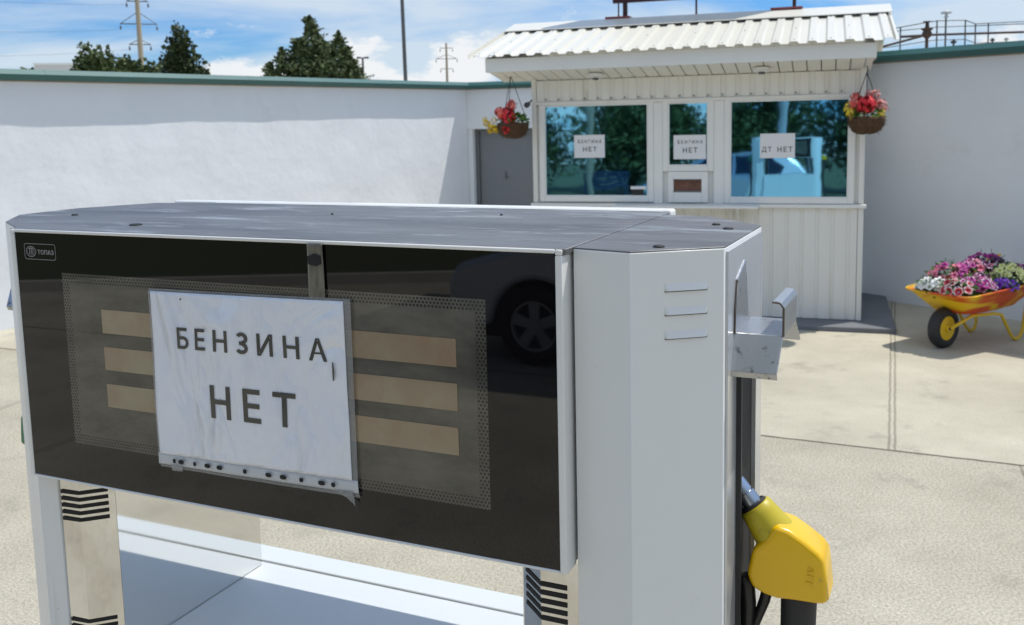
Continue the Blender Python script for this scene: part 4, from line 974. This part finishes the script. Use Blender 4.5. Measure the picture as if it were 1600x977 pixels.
def puffs(wd, h0, h1, n_, seed, flat=.6):
    r_ = random.Random(seed); res = []
    for _ in range(n_):
        f_ = r_.random(); a = r_.uniform(0, 2*PI); rad = wd*.5*r_.uniform(.2, .8); s = r_.uniform(.16, .30)*wd*(1.1-.35*f_)
        res.append((math.cos(a)*rad*(1-.3*f_), math.sin(a)*rad*flat*(1-.3*f_), h0+(h1-h0)*f_-s*.4, s, s*.9))
    return res
def at_px(px, dist, py=100):
    """ground point under a bearing measured in the photograph"""
    v = fwd*1516+rt*(px-800)-up*(py-377); v.z = 0; v.normalize(); return (v.x*dist, v.y*dist, 0)
tree('loose green tree left of the power pole beyond the wall', at_px(152, 60), 6.8, [(-.3, 0, 5.2, .9, 1.4), (-.9, .2, 4.4, .8, 1.2), (.5, 0, 4.9, .8, 1.3), (1.0, .1, 4.2, .7, .9), (-.1, .2, 3.6, 1.2, 1.2), (-1.2, 0, 3.4, .6, .8)], 5200, .17, M['leaf'], 21)
tree('loose green tree under the power pole beside the dark evergreen', at_px(215, 61), 6.2, [(-.6, 0, 4.9, .8, 1.1), (.3, 0, 4.6, .9, 1.2), (.9, 0, 3.8, .7, .8), (-.2, .1, 3.7, 1.2, 1.0), (1.3, 0, 3.2, .5, .6)], 4600, .17, M['leaf'], 22)
tree('dark dense evergreen tree right of the power pole', at_px(283, 65), 8.0, [(0, 0, 6.3, .85, 1.75), (-.5, .1, 5.1, 1.0, 1.6), (.6, 0, 4.8, 1.0, 1.4), (.1, 0, 3.9, 1.6, 1.4), (1.5, 0, 5.2, .28, .6), (-1.6, 0, 4.6, .4, .6), (1.9, 0, 3.4, .5, .35), (-1.0, 0, 3.6, .7, .8)], 8200, .17, M['leaf_dark'], 23)
tree('broad conifer group with three pointed tops beyond the wall', at_px(487, 55), 7.7,
     [(0, 0, 2.6, 2.35, 5.15), (.35, .3, 2.6, 2.3, 4.2), (1.5, .2, 2.6, 1.9, 4.3), (-1.6, 0, 2.6, 1.7, 3.45), (-.85, .4, 2.6, 1.8, 3.95), (2.3, 0, 2.6, 1.4, 2.75), (-2.3, .1, 2.6, 1.3, 2.7), (.8, -.3, 2.6, 2.1, 3.7), (1.95, .3, 2.6, 1.6, 3.5), (-.4, -.2, 2.6, 2.2, 3.8)], 10500, .14, M['leaf_conifer'], 24, conifer=True)
tree('small round bush top peeking over the wall near the pale building', at_px(38, 66), 5.6, [(0, 0, 4.9, .6, .7), (.4, 0, 4.6, .5, .5)], 1200, .15, M['leaf'], 25)
tree('low green bush top right of the pale building', at_px(112, 66), 5.2, [(0, 0, 4.8, .6, .45), (.7, 0, 4.7, .5, .4)], 1100, .15, M['leaf'], 26)

# ------------------------------------------------------------------ poles and far buildings
def pole_line(label, px, dist, h_, r0, r1, arms, arm_bear):
    x, y, _ = at_px(px, dist); t_ = thing('power_pole', label, 'power pole', (x, y, 0), math.atan2(-x, y)+arm_bear, None)
    MB().tube([(0, 0, -.2), (0, 0, h_)], [r0, r1], 12).build('pole', M['concrete_pole'], t_, smooth=True)
    for z, hw, brace in arms:
        a = MB(); a.tube([(-hw, 0, z), (hw, 0, z)], .05, 6)
        if brace: a.tube([(-hw, 0, z), (0, 0, z+brace)], .035, 6); a.tube([(hw, 0, z), (0, 0, z+brace)], .035, 6)
        ao = a.build('crossarm', M['steel_dark'], t_)
        for s in (-1, 1):
            MB().tube([(s*hw, 0, z), (s*hw, 0, z-.22), (s*hw, 0, z-.25), (s*hw, 0, z-.55)], [.02, .02, .085, .07], 8).build('insulator', M['steel_dark'], ao)
    return t_
pole_line('tall concrete power pole with crossarms above the trees', 221, 100, 15.5, .30, .20, [(9.75, .95, .5), (11.65, 1.62, 1.15), (13.75, .95, .5)], .1)
pole_line('distant thin power pole with three crossarms near the kiosk roof', 698, 160, 14.4, .30, .16, [(13.6, 1.0, 0), (11.9, 1.7, .7), (10.3, 1.0, 0)], .0)
x, y, _ = at_px(634, 40)
ms = thing('mast', 'thin dark flagpole rising out of the picture behind the wall', 'pole', (x, y, 0)); MB().tube([(0, 0, 0), (-.05, 0, 6), (-.1, 0, 12)], [.085, .075, .06], 10).build('shaft', M['steel_dark'], ms, smooth=True)
x, y, _ = at_px(567, 70)
lp = thing('street_lamp', 'grey double headed street lamp right of the conifers', 'street lamp', (x, y, 0), .15)
MB().tube([(0, 0, 0), (0, 0, 6.4)], [.10, .07], 8).build('post', M['steel_dark'], lp)
MB().box(-.42, -.10, -.10, .10, 6.38, 6.50).build('lamp_head', M['steel_dark'], lp); MB().box(.10, .42, -.10, .10, 6.38, 6.50).build('lamp_head', M['steel_dark'], lp); MB().box(-.1, .1, -.04, .04, 6.40, 6.46).build('arm', M['steel_dark'], lp)
# wires of the power line: one object per span
for i, (z0, off, z1) in enumerate(((13.5, -.95, 15.6), (11.2, -1.6, 12.2), (9.3, -.9, 9.6))):
    a = Vector(at_px(221, 100)); b = Vector(at_px(-420, 105)); pts = []
    for j in range(13):
        f_ = j/12; q = a.lerp(b, f_); q.z = z0+(z1-z0)*f_-1.6*4*f_*(1-f_)*.5; q.x += off*(1-f_); pts.append(q)
    tag(MB().tube(pts, .011, 4).build('power_line', M['steel_dark']), ['topmost thin cable left of the power pole', 'middle thin cable left of the power pole', 'lowest thin cable left of the power pole'][i], 'cable', 'power cables')
x, y, _ = at_px(88, 140)
fb = thing('far_building', 'pale flat roofed building far behind the wall on the left', 'building', (x, y, 0), .35)
MB().box(-2.6, 2.6, 0, 6, 0, 10.2).build('wall', M['bld'], fb); MB().box(-2.7, 2.7, -.1, 6.1, 10.2, 10.45).build('roof', M['fascia'], fb)
for x in (-1.8, -.6, .6, 1.8): MB().box(x-.35, x+.35, -.02, .05, 7.8, 9.2).build('window', M['car_glass'], fb)

# ------------------------------------------------------------------ tank farm behind the right wall
tk = thing('fuel_tank', 'pale raised fuel tank hidden low behind the right wall', 'tank', (7.2, 15.2, 0), KA)
MB().lathe([(.3, -3.2), (1.0, -3.1), (1.2, -2.9), (1.2, 2.9), (1.0, 3.1), (.3, 3.2)], (0, 0, 1.45), (1, 0, 0), 32).build('shell', M['tank'], tk, smooth=True)
for x in (-2, 2): MB().box(x-.2, x+.2, -1.0, 1.0, 0, .55).build('saddle', M['apron'], tk)
def tz(px_x, px_y, d=14.0):
    """point at depth d behind a bearing of the enlarged detail (6.67 px per photo px)"""
    v = fwd*1516+rt*(1360+px_x*.15-800)-up*(px_y*.15-377); v = v*(d/v.y); return Vector((v.x, v.y, v.z+EYE))
rl = thing('guard_railing', 'thin dark walkway railing with three rails above the right wall', 'railing', (0, 0, 0))
mt = M['steel_dark']
tops = [(100, 325), (315, 285), (560, 240), (695, 218), (990, 212), (1095, 250), (1230, 242), (1600, 225), (2400, 190)]
MB().tube([tz(*q) for q in tops], .0075, 6).build('top_rail', mt, rl)
MB().tube([tz(a, b+d_) for (a, b), d_ in zip(tops, (38, 35, 55, 65, 62, 22, 22, 25, 30))], .006, 6).build('mid_rail', mt, rl)
MB().tube([tz(*q) for q in ((100, 505), (315, 475), (560, 435), (690, 418), (990, 412), (1095, 450), (1600, 430), (2400, 400))], .006, 6).build('low_rail', mt, rl)
for a, b in ((315, 280), (695, 212), (990, 207), (1095, 248), (1230, 240), (1720, 220), (2100, 205)):
    MB().tube([tz(a, b), tz(a-8, 560)], .010, 6).build('post', mt, rl)
pp = thing('pipeline', 'long dark horizontal pipe running behind the railing', 'pipe', (0, 0, 0))
MB().tube([tz(-200, 565, 13.8), tz(120, 490, 13.8), tz(545, 375, 13.8), tz(620, 365, 13.8), tz(1600, 335, 13.8), tz(2600, 305, 13.8)], .016, 8).build('pipe', M['rust'], pp, smooth=True)
MB().tube([tz(310, 385, 13.85), tz(560, 372, 13.85)], .018, 8).build('branch_pipe', M['rust'], pp, smooth=True)
def valve(label, px, top, bot, s, m_):
    c = tz(px, bot, 13.7); hgt = (tz(px, top, 13.7)-c).z; t_ = thing('pipe_valve', label, 'valve', tuple(c), 0, 'valves behind the right wall')
    MB().tube([(0, 0, -.4), (0, 0, hgt*.55)], .022*s, 10).build('riser', m_, t_, smooth=True)
    MB().lathe([(.03*s, hgt*.36), (.062*s, hgt*.45), (.066*s, hgt*.55), (.050*s, hgt*.64), (.078*s, hgt*.69), (.078*s, hgt*.73), (.03*s, hgt*.76), (.02*s, hgt*.97)], (0, 0, 0), (0, 0, 1), 16).build('body', m_, t_, smooth=True)
    MB().lathe([(.056*s, hgt*.96), (.060*s, hgt*.98), (.056*s, hgt), (.01, hgt)], (0, 0, 0), (0, 0, 1), 16).build('handwheel', mt, t_, smooth=True)
valve('large rusty valve with handwheel where the pipes meet', 585, 222, 500, 1.0, M['rust'])
valve('small valve right of the tall vent pipe', 865, 412, 480, .62, mt)
valve('small valve on the coping line beyond the second railing bend', 1270, 398, 450, .5, mt)
valve('small pale fitting rightmost behind the wall', 1415, 395, 440, .5, M['tank'])
c = tz(780, 495, 13.6); hgt = (tz(775, 110, 13.6)-c).z
vp = thing('vent_pipe', 'tall dark vent pipe with a mushroom cap behind the wall', 'vent pipe', tuple(c))
MB().tube([(0, 0, -.5), (-.004, 0, hgt-.05)], .013, 8).build('pipe', mt, vp)
MB().lathe([(.018, hgt-.10), (.035, hgt-.095), (.035, hgt-.085), (.018, hgt-.08), (.02, hgt-.05), (.072, hgt-.045), (.070, hgt-.02), (.03, hgt), (.01, hgt+.01)], (0, 0, 0), (0, 0, 1), 16).build('cap', M['tank'], vp, smooth=True)

# ------------------------------------------------------------------ verge beyond the forecourt
vg = MB(); dv_ = Vector((-.76, -.645, 0)).normalized(); sv_ = Vector((-dv_.y, dv_.x, 0))
q0 = dv_*9.9-sv_*60; q1 = dv_*9.9+sv_*60; q2 = dv_*90+sv_*60; q3 = dv_*90-sv_*60
M['verge'] = mat('dry_grass_verge', (.055, .075, .028), .95, var=(1.5, .8, (.09, .085, .042)))
vg.face([(q.x, q.y, .004) for q in (q0, q1, q2, q3)]); tag(vg.build('verge', M['verge']), kind='structure')
kb = MB(); kb.prism([(dv_*9.75-sv_*60).xy, (dv_*9.75+sv_*60).xy, (dv_*9.9+sv_*60).xy, (dv_*9.9-sv_*60).xy], -.02, .12); tag(kb.build('kerb', M['island']), kind='structure')
# ------------------------------------------------------------------ what the glass reflects: the forecourt behind the camera
def car(label, loc, rz):
    """local x forward, origin on the ground under the middle"""
    t_ = thing('parked_car', label, 'car', loc, rz); Lh = 2.02; wb_ = 1.26; wr = .315
    def arch(cx): return [(cx+math.cos(a)*(wr+.055), .30+math.sin(a)*(wr+.055)) for a in [PI-PI*i/12 for i in range(13)]]
    side = [(-Lh+.05, .30)] + arch(-wb_) + arch(wb_) + [(Lh-.12, .24), (Lh-.01, .36), (Lh, .62), (Lh-.10, .78), (Lh-.75, .95), (-Lh+.35, .98), (-Lh+.03, .92), (-Lh, .60)]
    MB().prism(side, -.84, .84, 'y').build('body', M['car_paint'], t_, bevel=.05, seg=3, angle=50)
    MB().box(-Lh+.3, Lh-.3, -.80, .80, .20, .60).build('underbody', M['car_trim'], t_)
    gh = MB(); lo = [(Lh-.85, .95), (-Lh+.14, .97)]; hi = [(Lh-1.62, 1.44), (-Lh+.62, 1.47)]
    for (xa, za), (xb, zb) in ((lo[0], hi[0]),): pass
    v = [gh.bm.verts.new(q) for q in ((lo[1][0], -.79, .97), (lo[0][0], -.79, .95), (lo[0][0], .79, .95), (lo[1][0], .79, .97), (hi[1][0], -.60, 1.47), (hi[0][0], -.60, 1.44), (hi[0][0], .60, 1.44), (hi[1][0], .60, 1.47))]
    for f_ in ((0, 1, 5, 4), (1, 2, 6, 5), (2, 3, 7, 6), (3, 0, 4, 7), (4, 5, 6, 7)): gh.bm.faces.new([v[i] for i in f_])
    gh.build('cabin', M['car_paint'], t_, bevel=.05, seg=3, angle=50)
    for s in (-1, 1):
        def sp(x, f_): return (x, s*((.79+(.60-.79)*f_)+.012), .96+(1.455-.96)*f_)
        for xs in (((.95, .08), (.32, .86), (-.18, .88), (-.18, .08)), ((-.26, .08), (-.26, .88), (-1.05, .88), (-1.35, .40), (-1.28, .08))):
            MB().face([sp(*q) for q in xs]).build('side_window', M['car_glass'], t_)
        MB().tube([(.55, s*.85, 1.0), (.6, s*1.0, 1.03), (.62, s*1.02, 1.03)], [.05, .09, .05], 10).build('mirror', M['car_paint'], t_, smooth=True)
        MB().box(Lh-.32, Lh-.05, s*.70-.12, s*.70+.12, .62, .76).build('headlight', M['lamp_glass'], t_, bevel=.04)
        MB().box(-Lh-.01, -Lh+.12, s*.70-.10, s*.70+.10, .72, .98).build('tail_light', M['red_lamp'], t_, bevel=.03)
        for cx in (-wb_, wb_):
            wv = MB().lathe([(.20, -.10), (.29, -.105), (wr, -.07), (wr, .07), (.29, .105), (.20, .10)], (cx, s*.76, wr), (0, 1, 0), 32, close=True).build('wheel', M['rubber'], t_, smooth=True, angle=180)
            rm = MB(); rm.lathe([(.180, -.09), (.215, -.095), (.215, .09), (.180, .085)], (cx, s*.76, wr), (0, 1, 0), 32, close=True); yy = s*.76+s*.075
            for i in range(5):
                a = 2*PI*i/5+.3; d = Vector((math.cos(a), math.sin(a))); n_ = Vector((-d.y, d.x))
                q = [d*.03+n_*.035, d*.20+n_*.048, d*.20-n_*.048, d*.03-n_*.035]; rm.prism([(cx+t.x, wr+t.y) for t in q], yy-.012, yy+.012, 'y')
            rm.lathe([(.055, -.02), (.055, .02)], (cx, yy, wr), (0, 1, 0), 16).build('rim', M['alloy'], wv)
    MB().face([(Lh-.90, -.72, .985), (Lh-.90, .72, .985), (Lh-1.58, .57, 1.42), (Lh-1.58, -.57, 1.42)]).build('windscreen', M['car_glass'], t_, loc=(.015, 0, .012))
    MB().face([(-Lh+.20, -.68, 1.06), (-Lh+.20, .68, 1.06), (-Lh+.56, .56, 1.42), (-Lh+.56, -.56, 1.42)]).build('rear_window', M['car_glass'], t_, loc=(-.02, 0, .0))
    MB().box(-.28, .28, -.02, .0, 0, .11).build('number_plate', M['paper'], t_, loc=(Lh+.012, 0, .36), rot=(0, 0, PI/2))
    return t_
cdir = Vector((-.912, .41, 0))                                         # car nose direction
wc = Vector((-4.75, -3.30, 0)); side_n = Vector((.41, .912, 0))
cc = wc-cdir*1.26-side_n*.80
car('silver hatchback parked on the forecourt behind the viewer', tuple(cc), math.atan2(cdir.y, cdir.x))
cn = thing('forecourt_canopy', 'flat grey forecourt canopy on two posts over the parked car', 'canopy', (-1.35, -4.3, 0), math.atan2(-.41, .912))
MB().box(-4.4, -.5, -1.3, 1.9, 4.2, 4.5).build('roof', M['canopy'], cn, bevel=.03)
for x in (-3.9, -.9): MB().tube([(x, -1.3, 0), (x, -1.3, 4.2)], .11, 12).build('post', M['canopy'], cn)
bn = thing('park_bench', 'dark blue slatted bench on the verge behind the forecourt', 'bench', (-9.9, -9.2, 0), 2.75)
for z in (.46, .58, .70, .82): MB().box(-.75, .75, .20, .235, z, z+.09).build('back_slat', M['bench'], bn)
for y in (-.2, -.08, .04): MB().box(-.75, .75, y, y+.1, .42, .455).build('seat_slat', M['bench'], bn)
for x in (-.65, .65): MB().box(x-.03, x+.03, -.2, .19, .0, .419).build('leg', M['bench'], bn)
lq = thing('street_lamp', 'pale concrete lamp post standing by the bench', 'street lamp', (-10.3, -8.9, 0), .6)
MB().tube([(0, 0, 0), (0, 0, 7)], [.13, .09], 12).build('post', M['concrete_pole'], lq, smooth=True)
MB().tube([(0, 0, 6.9), (.5, 0, 7.15), (1.1, 0, 7.2)], .035, 8).build('arm', M['steel_dark'], lq); MB().box(1.0, 1.55, -.1, .1, 7.15, 7.25).build('lamp_head', M['steel_dark'], lq, bevel=.02)
spec = [(-17, -13, 9), (-12, -15, 10), (-7.5, -16.5, 9), (-3, -18, 10.5), (1.5, -17, 9.5), (-21, -10, 9), (6.5, -16, 10)]
lab = ['leafy tree of the row across the road']*7
t0 = None
for i, (x, y, hh) in enumerate(spec):
    if t0 is None: t0 = tree('broad green roadside tree behind the viewer', (x, y, 0), 9, puffs(5.5, 2.2, 8.6, 16, 41), 26000, .085, M['leaf'], 31, group='roadside trees behind the viewer')
    else:
        c = copy_tree(t0, (x, y, 0), i*1.3); c.scale = (hh/9*1.05,)*3
